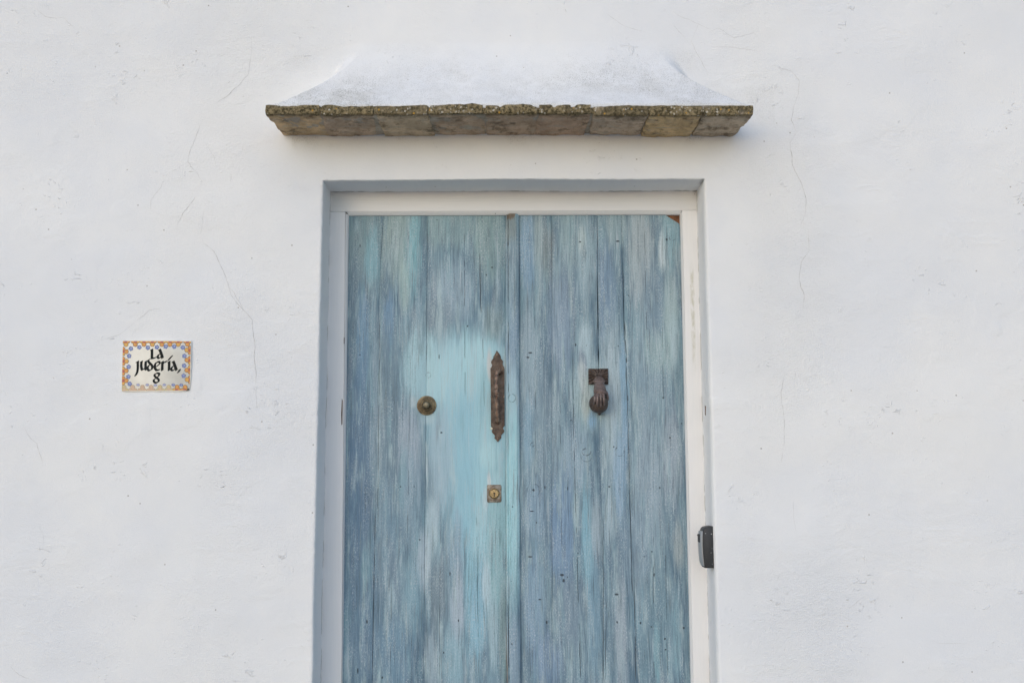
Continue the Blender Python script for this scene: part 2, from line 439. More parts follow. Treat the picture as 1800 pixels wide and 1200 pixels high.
CRACKS = [  # photo pixels, relative width
 ([(443,60),(441,95),(436,130),(420,150),(400,168),(372,186)], .9),
 ([(352,215),(343,240),(333,262),(329,285),(345,303),(360,325)], .8),
 ([(329,285),(310,297),(291,306),(281,330),(265,352),(264,372)], .6),
 ([(345,342),(331,362),(316,385),(311,402)], .7), ([(361,365),(356,385),(353,410),(357,425)], .7),
 ([(357,425),(375,440),(390,470),(398,490),(405,515),(423,540),(443,562),(446,600),(449,640),(452,725)], .9),
 ([(360,250),(375,275),(384,305)], .45), ([(400,500),(415,520),(430,545)], .5),
 ([(1230,36),(1215,72),(1222,88),(1232,105),(1245,130)], .7), ([(1245,58),(1262,50),(1290,66),(1325,58),(1340,72)], .6),
 ([(1235,80),(1265,82),(1300,84),(1340,90)], .6),
 ([(1358,102),(1372,118),(1392,125),(1406,142),(1404,165),(1396,190),(1393,210),(1400,232),(1390,250),(1394,290),(1410,322),(1417,350),(1416,375),(1408,398)], .8),
 ([(1420,400),(1422,440),(1410,460),(1406,490),(1414,520),(1411,545)], .6),
 ([(1382,650),(1374,690),(1380,740),(1378,775),(1374,820)], .6), ([(1395,880),(1398,920),(1402,950)], .55),
 ([(1486,1072),(1508,1058),(1524,1046)], .8), ([(1588,1050),(1600,1048)], .9),
 ([(62,14),(80,28),(98,33),(112,32),(124,45),(134,50)], .8), ([(50,20),(30,4)], .6),
 ([(40,745),(55,770),(66,780),(76,818)], .7), ([(66,920),(74,940),(76,960)], .6), ([(16,1170),(32,1185),(58,1195)], .6),
 ([(1060,20),(1100,45),(1135,55)], .4), ([(960,5),(975,30)], .4), ([(1180,40),(1200,62),(1214,80)], .5),
 ([(170,600),(210,590),(262,545),(290,540)], .35), ([(1640,1125),(1648,1128),(1700,1131)], .5), ([(1180,20),(1250,52)], .3)]

def px_of(x, z):                            # wall point -> photo pixel (only to find which crack is near)
    p = np.array([x, D, z - CZ]); w = p @ _d
    return 900 + F * (p @ _r) / w, 600 - F * (p @ _u) / w

def relief(x, z):
    """plaster unevenness, in metres towards the street"""
    h = .0095 * fbm(x * 1.5, z * 1.7, 1, 3) + .0028 * fbm(x * 4.6, z * 6.0, 11, 2)
    h = h + .00028 * fbm(x * 22 + 3 * vnoise(x * 4, z * 4, 9), z * 34, 21, 3)
    # scabs and trowel lips: only here and there
    rd = 1 - np.abs(fbm(x * 12 + 1.2 * fbm(x * 6, z * 6, 31, 2), z * 21, 41, 3)) * 3.2
    mask = sstep(.22, .60, fbm(x * 3.1, z * 3.4, 51, 3))
    h = h + .0010 * np.clip(rd, 0, 1) ** 5 * mask
    # layered patches where old coats stop
    pm = sstep(.0, .5, fbm(x * 1.7 + 3, z * 1.9, 55, 2))
    h = h + .0007 * pm * sstep(.10, .16, fbm(x * 3.3 + .5, z * 4.4, 61, 4))
    bl = np.clip(vnoise(x * 14, z * 14, 81) - .80, 0, 1) * 5
    return h + .0012 * bl * sstep(.1, .4, fbm(x * 1.3, z * 1.3, 83, 2))

def build_wall():
    STEP = .0036
    def axis(lo, hi, inner_lo, inner_hi, must):
        a = np.concatenate([np.linspace(lo, inner_lo, 40)[:-1], np.arange(inner_lo, inner_hi, STEP), np.linspace(inner_hi, hi, 40)])
        for m in must: a[np.argmin(np.abs(a - m))] = m
        return a
    X = axis(-3.6, 3.6, -1.62, 1.62, (TL[0], TR[0]))
    Z = axis(0.0, 4.2, .70, 2.82, (ZT, ZB - .012, ZB - .0125))
    Z.sort(); X.sort()
    i0, i1 = int(np.argmin(np.abs(X - TL[0]))), int(np.argmin(np.abs(X - TR[0]))); jt = int(np.argmin(np.abs(Z - ZT)))
    nx, nz = len(X), len(Z)
    GX, GZ = np.meshgrid(X, Z)
    # lean the door edges: shift x progressively below the lintel
    below = np.clip(ZT - GZ, 0, None)
    dl = (xl(GZ) - TL[0]) * (below > 0); dr = (xr(GZ) - TR[0]) * (below > 0)
    rag = .0012 * fbm(GZ * 60, GZ * 0 + 1.5, 5, 4) + .0025 * fbm(GZ * 5, GZ * 0 + 4.5, 6, 2)
    wl = np.clip(1 - (TL[0] - GX) / .5, 0, 1) * (GX <= TL[0] + 1e-6) ** 1
    wr = np.clip(1 - (GX - TR[0]) / .5, 0, 1) * (GX >= TR[0] - 1e-6) ** 1
    near_l = np.clip(1 - (TL[0] - GX) / .012, 0, 1) * (GX <= TL[0] + 1e-6)
    near_r = np.clip(1 - (GX - TR[0]) / .012, 0, 1) * (GX >= TR[0] - 1e-6)
    GX2 = GX + dl * wl + dr * wr + (rag * near_l - rag * .5 * near_r) * (below > 0)
    ragx = .0014 * fbm(GX * 55, GX * 0 + 8.5, 7, 4) + .0012 * fbm(GX * 6, GX * 0 + 2.5, 8, 2)
    inx = (GX >= TL[0] - .004) & (GX <= TR[0] + .004)
    GZ2 = GZ + ragx * np.clip(1 - (GZ - ZT) / .012, 0, 1) * (GZ >= ZT - 1e-6) * inx
    fade = sstep(3.4, 2.4, np.abs(GX))
    hd = hood(GX2, GZ2)
    Y = -(relief(GX2, GZ2) * fade + hd + (.0022 * fbm(GX2 * 17, GZ2 * 17, 90, 4)) * np.clip(hd / .06, 0, 1))
    # distance to the doorway edge, used for rounding the arris and for flattening the relief there
    ex = np.maximum(np.maximum(xl(GZ2) - GX2, GX2 - xr(GZ2)), 0); ez = np.maximum(GZ2 - ZT, 0) 
    dist = np.where(GZ2 > ZT, np.sqrt(ex ** 2 + ez ** 2), ex)
    rr = np.where(GX2 > 0.3, .006, .0045) * np.where(GZ2 > ZT - .02, .45, 1.0)
    Y += np.where(dist < rr, rr * .5 * (1 - dist / rr) ** 2, 0)
    Y *= 1.0
    verts = np.stack([GX2, Y, GZ2], -1).reshape(-1, 3)
    # masks
    zb = (GZ2 - ZB)
    grime = sstep(.27, .03, zb) * (hd > .0005) * (.50 + .75 * sstep(-.35, .30, fbm(GX2 * 4, GZ2 * 5, 33, 3))) 
    grime = np.maximum(grime, .22 * sstep(.34, .2, zb) * (zb > -.01) * sstep(.1, .6, fbm(GX2 * 6, GZ2 * 8, 35, 3)) * (np.abs(GX2) < .8))
    grime = np.maximum(grime, .5 * sstep(.05, .0, ZB - .03 - GZ2) * (GZ2 < ZB - .03) * (np.abs(GX2 - HC) < .66) * sstep(.0, .5, fbm(GX2 * 18, GZ2 * 18, 37, 3)))
    grain = .25 + .9 * np.maximum(sstep(.42, .04, np.abs(GX2 + .80)), sstep(.25, .05, np.abs(GX2 - .82))) * sstep(-.5, .3, fbm(GX2 * 2.2, GZ2 * 2.2, 71, 3)) + .35 * sstep(0, .5, fbm(GX2 * 1.5 + 4, GZ2 * 1.5, 73, 3))
    crack = np.zeros_like(GX2)
    faces = []
    idx = np.arange(nx * nz).reshape(nz, nx)
    a = idx[:-1, :-1]; b = idx[:-1, 1:]; c = idx[1:, 1:]; d = idx[1:, :-1]
    hole = np.zeros((nz - 1, nx - 1), bool); hole[:jt, i0:i1] = True
    q = np.stack([a, b, c, d], -1)[~hole]
    # reveal: rings going back from the doorway's edge
    loop = [idx[j, i0] for j in range(0, jt)] + [idx[jt, i] for i in range(i0, i1 + 1)] + [idx[j, i1] for j in range(jt - 1, -1, -1)]
    loop = np.array(loop); base = verts[loop].copy()
    kl, kt = jt, jt + (i1 - i0)
    inw = np.zeros_like(base); 
    inw[:kl] = (1, 0, 0); inw[kl:kt + 1] = (0, 0, -1); inw[kt + 1:] = (-1, 0, 0)
    inw[kl] = (1, 0, -1); inw[kt] = (-1, 0, -1)
    big = np.zeros(len(loop)); big[kt + 1:] = 1.0
    topd = np.clip(np.abs(base[:, 2] - ZT) / .15, 0, 1); big *= topd
    Rr = .003 + .004 * big
    rings = [loop]; extra = []; cr = []
    n0 = len(verts)
    prof = [(.12, .10), (.35, .28), (.62, .55), (.85, .80), (1.0, 1.0)]
    u = np.concatenate([[0], np.cumsum(np.linalg.norm(np.diff(base, axis=0), axis=1))])
    depths = [(None, f) for f in prof] + [(k, None) for k in (.03, .05, .07, .09, .11, .125, .136, FRAME_Y + .012)]
    for n, (dep, f) in enumerate(depths):
        if f is not None:
            inward = Rr * f[0] * .55; yy = base[:, 1] + (Rr * f[1]) * 1.3
        else:
            inward = Rr * .55 + .0; yy = np.maximum(base[:, 1] * 0 + dep, base[:, 1] + Rr * 1.3 + .001 * n)
        wavy = .0011 * fbm(u * 9, np.full_like(u, n * .45), 91, 3) + .0005 * fbm(u * 60, np.full_like(u, n * .8), 93, 3)
        p = base + inw * (inward + (wavy if n > 4 else 0))[:, None]; p[:, 1] = yy
        extra.append(p); rings.append(np.arange(n0 + n * len(loop), n0 + (n + 1) * len(loop)))
        k = np.zeros(len(loop))
        if dep is not None and abs(dep - .136) < 1e-6:
            k = 1.0 * sstep(-.15, .25, fbm(u * 26, u * 0 + 3, 95, 3))
        if dep is not None and dep > .126: k = np.maximum(k, 1.1 * sstep(.02, .008, np.abs(u - u[kt])) * 1.0)
        if dep is not None and dep < .06: k = k + .9 * sstep(.016, .0, np.abs(u - u[kt]))
        if f is not None: k = k + .8 * sstep(.014, .0, np.abs(u - u[kt] + .004))
        cr.append(k)
    verts = np.concatenate([verts] + extra)
    qs = [q]
    for r0, r1 in zip(rings, rings[1:]):
        qs.append(np.stack([r0[:-1], r1[:-1], r1[1:], r0[1:]], -1))
    q = np.concatenate(qs)
    me = bpy.data.meshes.new('wall')
    me.vertices.add(len(verts)); me.vertices.foreach_set('co', verts.astype(np.float32).ravel())
    me.loops.add(q.size); me.loops.foreach_set('vertex_index', q.astype(np.int32).ravel())
    me.polygons.add(len(q)); me.polygons.foreach_set('loop_start', np.arange(0, q.size, 4, dtype=np.int32))
    me.update(calc_edges=True); me.validate()
    def put(name, arr, tail):
        at_ = me.attributes.new(name, 'FLOAT', 'POINT'); at_.data.foreach_set('value', np.concatenate([arr.ravel(), tail]).astype(np.float32))
    ne = len(extra) * len(loop)
    put('grime', grime, np.zeros(ne)); put('grain', grain, np.full(ne, .35)); put('crack', crack, np.concatenate(cr))
    return link('plaster_face', me, M_wall, house)
build_wall()
# body of the wall behind the sheet: side returns, top and back, so that it is a wall and not a skin
bm = bmesh.new()
for (x0, x1, z0, z1) in ((-3.6, xl(1.0) - .05, 0, 4.19), (xr(1.0) + .05, 3.6, 0, 4.19), (xl(1.0) - .05, xr(1.0) + .05, ZT + .06, 4.19)):
    box(bm, x0 + (.0 if x0 > -3 else .001), x1, .03, .50, z0, z1)
from_bm(bm, 'wall_core', M_wall, house, smooth=False)

# hairline cracks: thin slivers following the plaster
def crack_mesh():
    vs, fs = [], []
    rnd = np.random.RandomState(5)
    for pts, w in CRACKS:
        W_ = [at(px, py, 0) for px, py in pts]
        P = []
        for (x0, z0), (x1, z1) in zip(W_, W_[1:]):
            n = max(2, int(math.hypot(x1 - x0, z1 - z0) / .006))
            for k in range(n): P.append((x0 + (x1 - x0) * k / n, z0 + (z1 - z0) * k / n))
        P.append(W_[-1]); P = np.array(P)
        s = np.arange(len(P)) * .006 + rnd.rand() * 50
        P[:, 0] += .0050 * fbm(s * 26, s * 0 + .5, 3, 4); P[:, 1] += .0050 * fbm(s * 26, s * 0 + 9.5, 4, 4)
        wd = w * (.00050 + .00085 * fbm(s * 16, s * 0 + 2.5, 8, 3)); wd *= np.minimum(1, np.minimum(np.arange(len(P)), np.arange(len(P))[::-1]) / 5.0)
        wd = np.clip(wd, .00002, 1)
        T = np.gradient(P, axis=0); T /= np.linalg.norm(T, axis=1)[:, None] + 1e-9; N = np.stack([-T[:, 1], T[:, 0]], 1)
        A, B = P + N * wd[:, None], P - N * wd[:, None]
        n0 = len(vs)
        Q = np.stack([A, B], 1).reshape(-1, 2); yq = -(relief(Q[:, 0], Q[:, 1]) + hood(Q[:, 0], Q[:, 1])) - .0006
        vs.extend(zip(Q[:, 0], yq, Q[:, 1]))
        for k in range(len(P) - 1): fs.append((n0 + 2 * k, n0 + 2 * k + 1, n0 + 2 * k + 3, n0 + 2 * k + 2))
    return mesh('crack', vs, fs)
link('crack', crack_mesh(), simple('crack_dust', (.57, .56, .545), .95, var=.3, sc=60), house)

# ---- the hood's bricks
canopy = bpy.data.objects.new('door_hood', None); C.objects.link(canopy); canopy.parent = house; canopy.location = (HC, 0, ZB)
canopy['label'] = 'row of weathered thin bricks edging the plastered hood over the door'
fx = [465, 563, 658, 753, 851, 946, 1041, 1140, 1236, 1326]
cols = [(.64, .47, .28), (.58, .45, .33), (.62, .50, .35), (.56, .43, .31), (.53, .40, .29), (.54, .39, .28), (.56, .45, .34), (.70, .52, .29), (.58, .48, .36)]
dzj = [0.0016, .0008, -.001, .0022, .0004, -.0012, -.0030, -.0062, -.0048]
def rbox(hx, hy, hz, r, nx, ny, nz, seed, amp):
    bm = bmesh.new(); vm = {}
    def V_(i, j, k):
        key = (i, j, k)
        if key not in vm:
            p = np.array([-hx + 2 * hx * i / nx, -hy + 2 * hy * j / ny, -hz + 2 * hz * k / nz]); h = np.array([hx, hy, hz])
            core = np.clip(p, -(h - r), h - r); dlt = p - core; L = np.linalg.norm(dlt)
            if L > 1e-9: p = core + dlt / L * r
            vm[key] = bm.verts.new(tuple(p))
        return vm[key]
    for i in range(nx):
        for j in range(ny):
            for k in (0, nz): bm.faces.new([V_(i, j, k), V_(i + 1, j, k), V_(i + 1, j + 1, k), V_(i, j + 1, k)])
    for i in range(nx):
        for k in range(nz):
            for j in (0, ny): bm.faces.new([V_(i, j, k), V_(i + 1, j, k), V_(i + 1, j, k + 1), V_(i, j, k + 1)])
    for j in range(ny):
        for k in range(nz):
            for i in (0, nx): bm.faces.new([V_(i, j, k), V_(i, j + 1, k), V_(i, j + 1, k + 1), V_(i, j, k + 1)])
    P = np.array([v.co[:] for v in bm.verts]); h = np.array([hx, hy, hz]); s = seed * 7.3
    n1 = fbm(P[:, 0] * 26 + s, P[:, 1] * 26 + P[:, 2] * 50, seed, 3); n2 = fbm(P[:, 0] * 90 + s, P[:, 1] * 90 + P[:, 2] * 120, seed + 5, 2)
    Q = P / h; Q /= np.linalg.norm(Q, axis=1)[:, None]
    P = P + Q * (n1 * amp + n2 * amp * .5)[:, None] * np.array([.6, 1, .8])
    for v, p in zip(bm.verts, P): v.co = p
    return bm
BH = .0142
for k in range(9):
    xa = at(fx[k], 190, -.19)[0]; xb = at(fx[k + 1], 190, -.19)[0]
    gap = .0045
    w = (xb - xa) / 2 - gap / 2
    bm = rbox(w, .1025, BH, .005, 14, 18, 5, 40 + k, .0058)
    if k in (0, 8):                          # end bricks taper back to the wall
        sgn = -1 if k == 0 else 1
        for v in bm.verts:
            if v.co.x * sgn > 0: v.co.x -= sgn * .010 * (v.co.x * sgn / w) * (v.co.y + .1) / .2
    for v in bm.verts: v.co.x += (v.co.y + .1) * random.Random(k + 20).uniform(-.10, .04) * (1 if 0 < k < 8 else .3)
    o = from_bm(bm, 'brick', M_brick, canopy, (( xa + xb) / 2 - HC, -.0875, -BH - .001 + dzj[k]), sharp=60)
    o.rotation_euler = (random.Random(k + 9).uniform(-.02, .02), random.Random(k + 3).uniform(-.008, .008), 0)
    o.color = (*cols[k], 1)
def rough_slab(x0, x1, y0, y1, z0, z1, nx, seed, amp):
    bm = rbox((x1 - x0) / 2, (y1 - y0) / 2, (z1 - z0) / 2, .002, nx, 6, 3, seed, amp)
    for v in bm.verts: v.co += Vector(((x0 + x1) / 2, (y0 + y1) / 2, (z0 + z1) / 2))
    return bm
o = from_bm(rough_slab(-HW + .02, HW - .02, -.0965, .09, -2 * BH + .0030, -.0025, 120, 66, .0022), 'mortar_bed', M_brick, canopy, (0, -.0875, -.001))
o.color = (.44, .40, .33, 1)

# ---- door frame
frame = thing('door_frame', 'white painted timber door frame set back in the plastered doorway', 'door frame', (0, FRAME_Y, 0))
def fx_at(pxt, pyt, pxb, pyb, Y):            # a nearly vertical edge, as x(z)
    (xa, za), (xb, zb_) = at(pxt, pyt, Y), at(pxb, pyb, Y)
    return lambda z: xa + (xb - xa) * (za - z) / (za - zb_)
L_in = fx_at(607, 375, 600, 1200, FRAME_Y); R_in = fx_at(1199, 375, 1219, 1200, FRAME_Y)
ZHF = at(900, 369, FRAME_Y)[1]              # underside of the head's face
ZJ = at(592, 372, FRAME_Y)[1]
def beam(edge_a, edge_b, z0, z1, y0, y1, n, seed, bev=.0015, top_cut=None):
    """upright piece whose two edges are functions of height"""
    bm = bmesh.new(); rows = []
    for k in range(n + 1):
        z = z0 + (z1 - z0) * k / n; a, b = edge_a(z), edge_b(z)
        s = .0004 * float(fbm(z * 9, seed, seed, 3)); b1 = bev
        rows.append([bm.verts.new(p) for p in ((a + s, y1, z), (a + s, y0 + b1, z), (a + s + b1, y0, z), (b - s - b1, y0, z), (b - s, y0 + b1, z), (b - s, y1, z))])
    for r0, r1 in zip(rows, rows[1:]):
        for k in range(6): bm.faces.new((r0[k], r0[(k + 1) % 6], r1[(k + 1) % 6], r1[k]))
    bm.faces.new(rows[0][::-1]); bm.faces.new(rows[-1])
    return bm
FD = .075
j1 = from_bm(beam(lambda z: xl(z) - .012, lambda z: L_in(z), 0.0, ZJ - .0006, -0.0, FD, 30, 3), 'jamb', M_frame, frame)
j2 = from_bm(beam(lambda z: R_in(z), lambda z: xr(z) + .012, 0.0, ZJ - .0006, -0.0, FD, 30, 4), 'jamb', M_frame, frame)
bm = bmesh.new(); box(bm, xl(ZT) - .012, xr(ZT) + .012, -.0005, FD, ZJ, ZT + .02, .001)
from_bm(bm, 'head_rail', M_head, frame)
# stop bead, stepping down to the leaves: a small ovolo on three sides
L_bd = fx_at(613, 378, 606, 900, DOOR_Y - .006); R_bd = fx_at(1195.5, 378, 1214, 1180, DOOR_Y - .006)
ZBD = at(900, 378, DOOR_Y - .006)[1]
def bead(o0, o1, z0, z1, sgn, n=30):
    bm = bmesh.new(); rows = []
    prof = [(0, .0015), (.10, .0008), (.28, .0022), (.5, .0042), (.78, .0085), (1.0, .0125), (1.0, .030), (0, .030)]
    for k in range(n + 1):
        z = z0 + (z1 - z0) * k / n; a, b = o0(z), o1(z)
        rows.append([bm.verts.new((a + (b - a) * f, y, z - 0.0)) for f, y in prof])
    for r0, r1 in zip(rows, rows[1:]):
        for k in range(len(prof)): bm.faces.new((r0[k], r0[(k + 1) % len(prof)], r1[(k + 1) % len(prof)], r1[k]))
    bm.faces.new(rows[0][::-1]); bm.faces.new(rows[-1]); return bm
from_bm(bead(lambda z: L_in(z) + .0009, L_bd, 0, ZBD + .003, 1), 'bead', M_frame, frame)
from_bm(bead(lambda z: R_in(z) - .0004, R_bd, 0, ZBD + .003, -1), 'bead', M_frame, frame)
bm = bmesh.new(); rows = []
prof = [(0, .0015), (.10, .0008), (.28, .0022), (.5, .0042), (.78, .0085), (1.0, .0125), (1.0, .030), (0, .030)]
za, zb2 = ZHF - .0006, ZBD
for k in range(25):
    f = k / 24
    rows.append([bm.verts.new(((L_in(ZBD) + .0012) + (L_bd(ZBD) - L_in(ZBD)) * q_ + ((R_in(ZBD) - R_bd(ZBD)) * (1 - q_) + R_bd(ZBD) - (L_in(ZBD) + .0012) - (L_bd(ZBD) - L_in(ZBD)) * q_) * f, y, za + (zb2 - za) * q_)) for q_, y in prof])
for r0, r1 in zip(rows, rows[1:]):
    for k in range(len(prof)): bm.faces.new((r0[k], r0[(k + 1) % len(prof)], r1[(k + 1) % len(prof)], r1[k]))
bm.faces.new(rows[0][::-1]); bm.faces.new(rows[-1])
from_bm(bm, 'bead', M_frame, frame)
# chips of bare wood along the left jamb's inner arris
def sliver(pts, Y, th, name, mat, parent, off):
    P = [at(px, py, Y) for px, py in pts]
    bm = bmesh.new(); prism(bm, [(x - off[0], z - off[2]) for x, z in P], Y - off[1] - th, Y - off[1] + .001)
    return from_bm(bm, name, mat, parent, smooth=False)
M_bare = simple('bare_wood', (.14, .085, .06), .85, var=.4, sc=120)
sliver([(601, 700), (602.4, 704), (601.8, 745), (600.2, 747), (599.8, 725)], FRAME_Y - .0002, .0006, 'paint_chip', M_bare, frame, (0, FRAME_Y, 0))
sliver([(604.6, 592), (605.6, 594), (605.2, 604), (604.2, 604)], FRAME_Y - .0002, .0006, 'paint_chip', M_bare, frame, (0, FRAME_Y, 0))
sliver([(1239.0, 712), (1240.8, 714), (1240.6, 731), (1239.3, 728)], -.0038, .0006, 'paint_chip', M_bare, house, (0, 0, 0))
bm = bmesh.new(); box(bm, xl(0) - .1, xr(0) + .1, .02 - FRAME_Y, .36 - FRAME_Y, .002, .07, .006)
from_bm(bm, 'threshold', simple('stone_step', (.42, .40, .36), .8, var=.15, sc=30), frame)

# ---- the two leaves
dkb, mdb, pal, teal, lil = lin(84, 116, 140, 1.1), lin(124, 158, 176, 1.1), lin(172, 194, 203, 1.1), lin(118, 166, 180, 1.1), lin(112, 126, 142, 1.15)
CY, CY2 = (158, 198, 212), (140, 186, 204)
left_patches = [
 (640, 440, 40, 90, (128, 152, 158), .75), (700, 420, 30, 90, (150, 172, 172), .7), (790, 400, 60, 40, (134, 162, 168), .6), (862, 420, 34, 90, (138, 166, 166), .65),
 (655, 450, 14, 60, (128, 180, 196), .8), (727, 440, 15, 85, (118, 178, 192), .9), (712, 500, 10, 60, (168, 190, 186), .6), (795, 510, 40, 60, (148, 172, 192), .7),
 (622, 560, 14, 120, (100, 130, 150), .7), (683, 570, 10, 60, (110, 152, 190), .8), (637, 600, 12, 110, (112, 155, 190), .75), (770, 560, 26, 50, (112, 134, 152), .7), (735, 600, 18, 60, (150, 172, 186), .6), (868, 570, 22, 40, (120, 140, 142), .7),
 (630, 830, 26, 200, (92, 126, 158), .8), (690, 740, 40, 170, (104, 132, 152), .8), (662, 720, 12, 160, (146, 168, 184), .7), (676, 950, 24, 120, (112, 146, 170), .7),
 (800, 668, 92, 88, CY, 1.0), (740, 640, 34, 70, (160, 196, 208), .9), (850, 640, 48, 60, (156, 198, 210), .9), (850, 560 + 66, 52, 30, (160, 200, 212), .9),
 (820, 760, 76, 80, CY2, 1.0), (865, 830, 36, 160, (152, 194, 206), 1.0), (808, 860, 34, 120, CY2, .9), (775, 800, 26, 90, (150, 178, 196), .8), (722, 790, 24, 90, (158, 172, 190), .75),
 (720, 880, 20, 90, (126, 156, 176), .8), (760, 920, 12, 60, (164, 186, 200), .8), (745, 985, 13, 55, (172, 190, 204), .85), (770, 1050, 16, 80, (112, 134, 150), .85), (800, 960, 16, 60, (136, 164, 186), .7),
 (725, 1050, 14, 70, (118, 160, 180), .8), (640, 1100, 30, 110, (98, 132, 160), .85), (692, 1040, 16, 80, (108, 134, 156), .7), (688, 1050, 8, 30, (160, 184, 198), .7), (690, 1150, 34, 70, (104, 144, 172), .7),
 (838, 980, 26, 190, (134, 184, 204), 1.0), (856, 930, 34, 150, (150, 194, 208), .95), (804, 1070, 14, 80, (160, 176, 194), .9), (872, 960, 18, 160, (146, 186, 194), .9), (840, 1070, 15, 90, (124, 176, 200), .95),
 (857, 1030, 7, 50, (178, 200, 212), .85), (866, 1110, 9, 70, (162, 188, 200), .8), (800, 1160, 26, 50, (132, 172, 190), .8), (884, 1130, 7, 110, (130, 152, 152), .7), (760, 1160, 14, 50, (150, 170, 186), .7),
 (873, 850, 10, 26, (168, 204, 214), .7), (852, 880, 6, 22, (190, 208, 218), .7), (860, 800, 20, 26, (170, 206, 214), .6), (861, 640, 5, 34, (200, 196, 196), .8), (889, 650, 4, 40, (176, 180, 180), .6), (858, 845, 4, 16, (205, 208, 210), .8), (750, 735, 16, 12, (170, 190, 198), .5), (726, 705, 9, 12, (178, 192, 200), .7)]
astr_patches = [(899, 460, 16, 130, (128, 154, 172), .8), (899, 620, 16, 90, (128, 156, 182), .8), (900, 700, 16, 60, (162, 190, 206), .8), (901, 880, 18, 190, (150, 198, 210), 1.0), (903, 1150, 14, 70, (128, 154, 178), .8), (895, 400, 16, 30, (132, 140, 136), .6)]
right_patches = [
 (928, 440, 14, 90, (118, 156, 188), .8), (945, 420, 10, 70, (158, 176, 182), .7), (960, 450, 12, 60, (132, 142, 144), .7), (1000, 420, 18, 70, (146, 172, 182), .7), (1030, 450, 18, 90, (160, 184, 196), .7), (1023, 420, 8, 30, (176, 192, 196), .7),
 (1065, 500, 18, 100, (112, 142, 172), .8), (1080, 400, 22, 40, (142, 166, 176), .7), (1125, 450, 26, 110, (154, 166, 176), .85), (1165, 440, 8, 40, (190, 200, 208), .85), (1180, 420, 16, 60, (132, 172, 188), .8), (1150, 530, 20, 70, (110, 138, 160), .8), (1180, 560, 14, 110, (162, 182, 186), .7),
 (930, 620, 18, 110, (148, 170, 186), .7), (985, 560, 26, 110, (130, 152, 178), .7), (1030, 600, 14, 40, (168, 190, 202), .8), (1035, 690, 34, 70, (168, 192, 200), .85), (1025, 640, 8, 26, (112, 126, 152), .7), (1075, 700, 20, 140, (164, 182, 194), .9), (1098, 690, 9, 110, (132, 174, 204), .9), (1040, 735, 8, 22, (124, 168, 204), .9),
 (1140, 680, 26, 140, (132, 158, 176), .75), (1160, 620, 30, 40, (146, 174, 180), .7), (1192, 660, 9, 90, (108, 142, 158), .8), (1185, 600, 8, 50, (164, 186, 196), .8), (960, 760, 26, 120, (126, 150, 168), .7), (930, 760, 10, 70, (124, 164, 190), .7),
 (1010, 800, 30, 60, (142, 168, 188), .7), (1090, 830, 14, 110, (134, 168, 198), .8), (1140, 860, 26, 110, (142, 162, 180), .7), (1180, 800, 22, 90, (152, 166, 182), .75), (940, 900, 22, 60, (128, 158, 184), .7),
 (990, 930, 24, 110, (108, 142, 180), .8), (1033, 960, 10, 120, (118, 170, 192), .95), (1015, 900, 6, 40, (160, 184, 192), .7), (1050, 930, 10, 60, (160, 178, 192), .75), (1072, 910, 10, 50, (158, 180, 196), .7), (1120, 960, 26, 90, (124, 150, 172), .7), (1192, 960, 10, 40, (160, 172, 178), .8),
 (1000, 1080, 24, 70, (112, 136, 158), .8), (1045, 1090, 14, 100, (118, 156, 180), .8), (1090, 1110, 12, 110, (146, 160, 176), .85), (1125, 1080, 14, 60, (118, 158, 180), .7), (1150, 1110, 30, 110, (96, 132, 152), .85), (1190, 1120, 10, 80, (118, 158, 176), .8), (940, 1060, 20, 110, (124, 156, 184), .8), (1155, 1150, 6, 60, (120, 170, 186), .6), (960, 1160, 26, 50, (122, 150, 184), .7), (1030, 700, 9, 40, (176, 186, 184), .7), (1024, 660, 7, 30, (188, 196, 198), .7)]
left_marks = [(776, 760, 3, 2), (704, 855, 1.6, 1.6), (728, 855, 1.6, 1.2), (633, 432, 1.2, 4), (865, 470, 2, 2), (855, 483, 1.5, 2), (822, 573, 1.6, 2.5), (645, 1092, 1.8, 5), (738, 948, 2, 2), (791, 1008, 1.4, 5), (806, 1090, 1.6, 3), (780, 1146, 1.5, 2.5), (629, 1178, 1.6, 7), (672, 1190, 2, 3), (772, 627, 1.2, 6)]
left_rings = [(753, 659, 4.6, 1.0, 1.0), (900, 700, 7, .9, .9), (656, 590, 7, .7, .5)]
left_lines = [(816, 380, 818, 700, .7, .50), (843, 440, 846, 560, 1.3, .42), (848, 560, 852, 720, .6, .5), (668, 560, 664, 900, .8, .45), (660, 900, 654, 1200, .9, .47), (775, 900, 772, 1200, .6, .5), (690, 1000, 686, 1200, .5, .5), (838, 900, 842, 1200, .6, .52), (720, 700, 716, 1000, .5, .5)]
right_marks = [(1020, 425, 2.6, 1.8), (938, 861, 3, 3), (932, 620, 5, 2), (928, 628, 4, 2), (958, 856, 1.6, 4), (998, 858, 1.2, 5), (1071, 855, 3, 1.8), (1160, 857, 1.4, 3), (1012, 606, 1.6, 4), (1166, 699, 2.4, 2.2), (1198, 744, 1.6, 1.6), (1079, 785, 1.5, 2), (1178, 769, 1.8, 2.4), (961, 1093, 2, 4), (1084, 1044, 5, 2.4), (1085, 1093, 2, 3), (1126, 1094, 2, 2.6), (1202, 1103, 2.6, 2.6), (1169, 1122, 2.2, 2.4), (1170, 1141, 1.8, 1.8), (1145, 1101, 1.6, 1.6), (1146, 969, 1.6, 1.6), (949, 1053, 3.4, 1.6), (935, 898, 5, 1.2), (943, 918, 1.6, 1.6), (932, 978, 6, 1.6), (988, 1010, 5, 3), (991, 1020, 3, 4), (1172, 421, 3, 3), (1086, 424, 5, 2), (1101, 633, 1.6, 8), (1103, 700, 1.4, 10), (1087, 608, 1.4, 1.4), (1004, 738, 1.4, 1.4), (1150, 1010, 1.4, 5)]
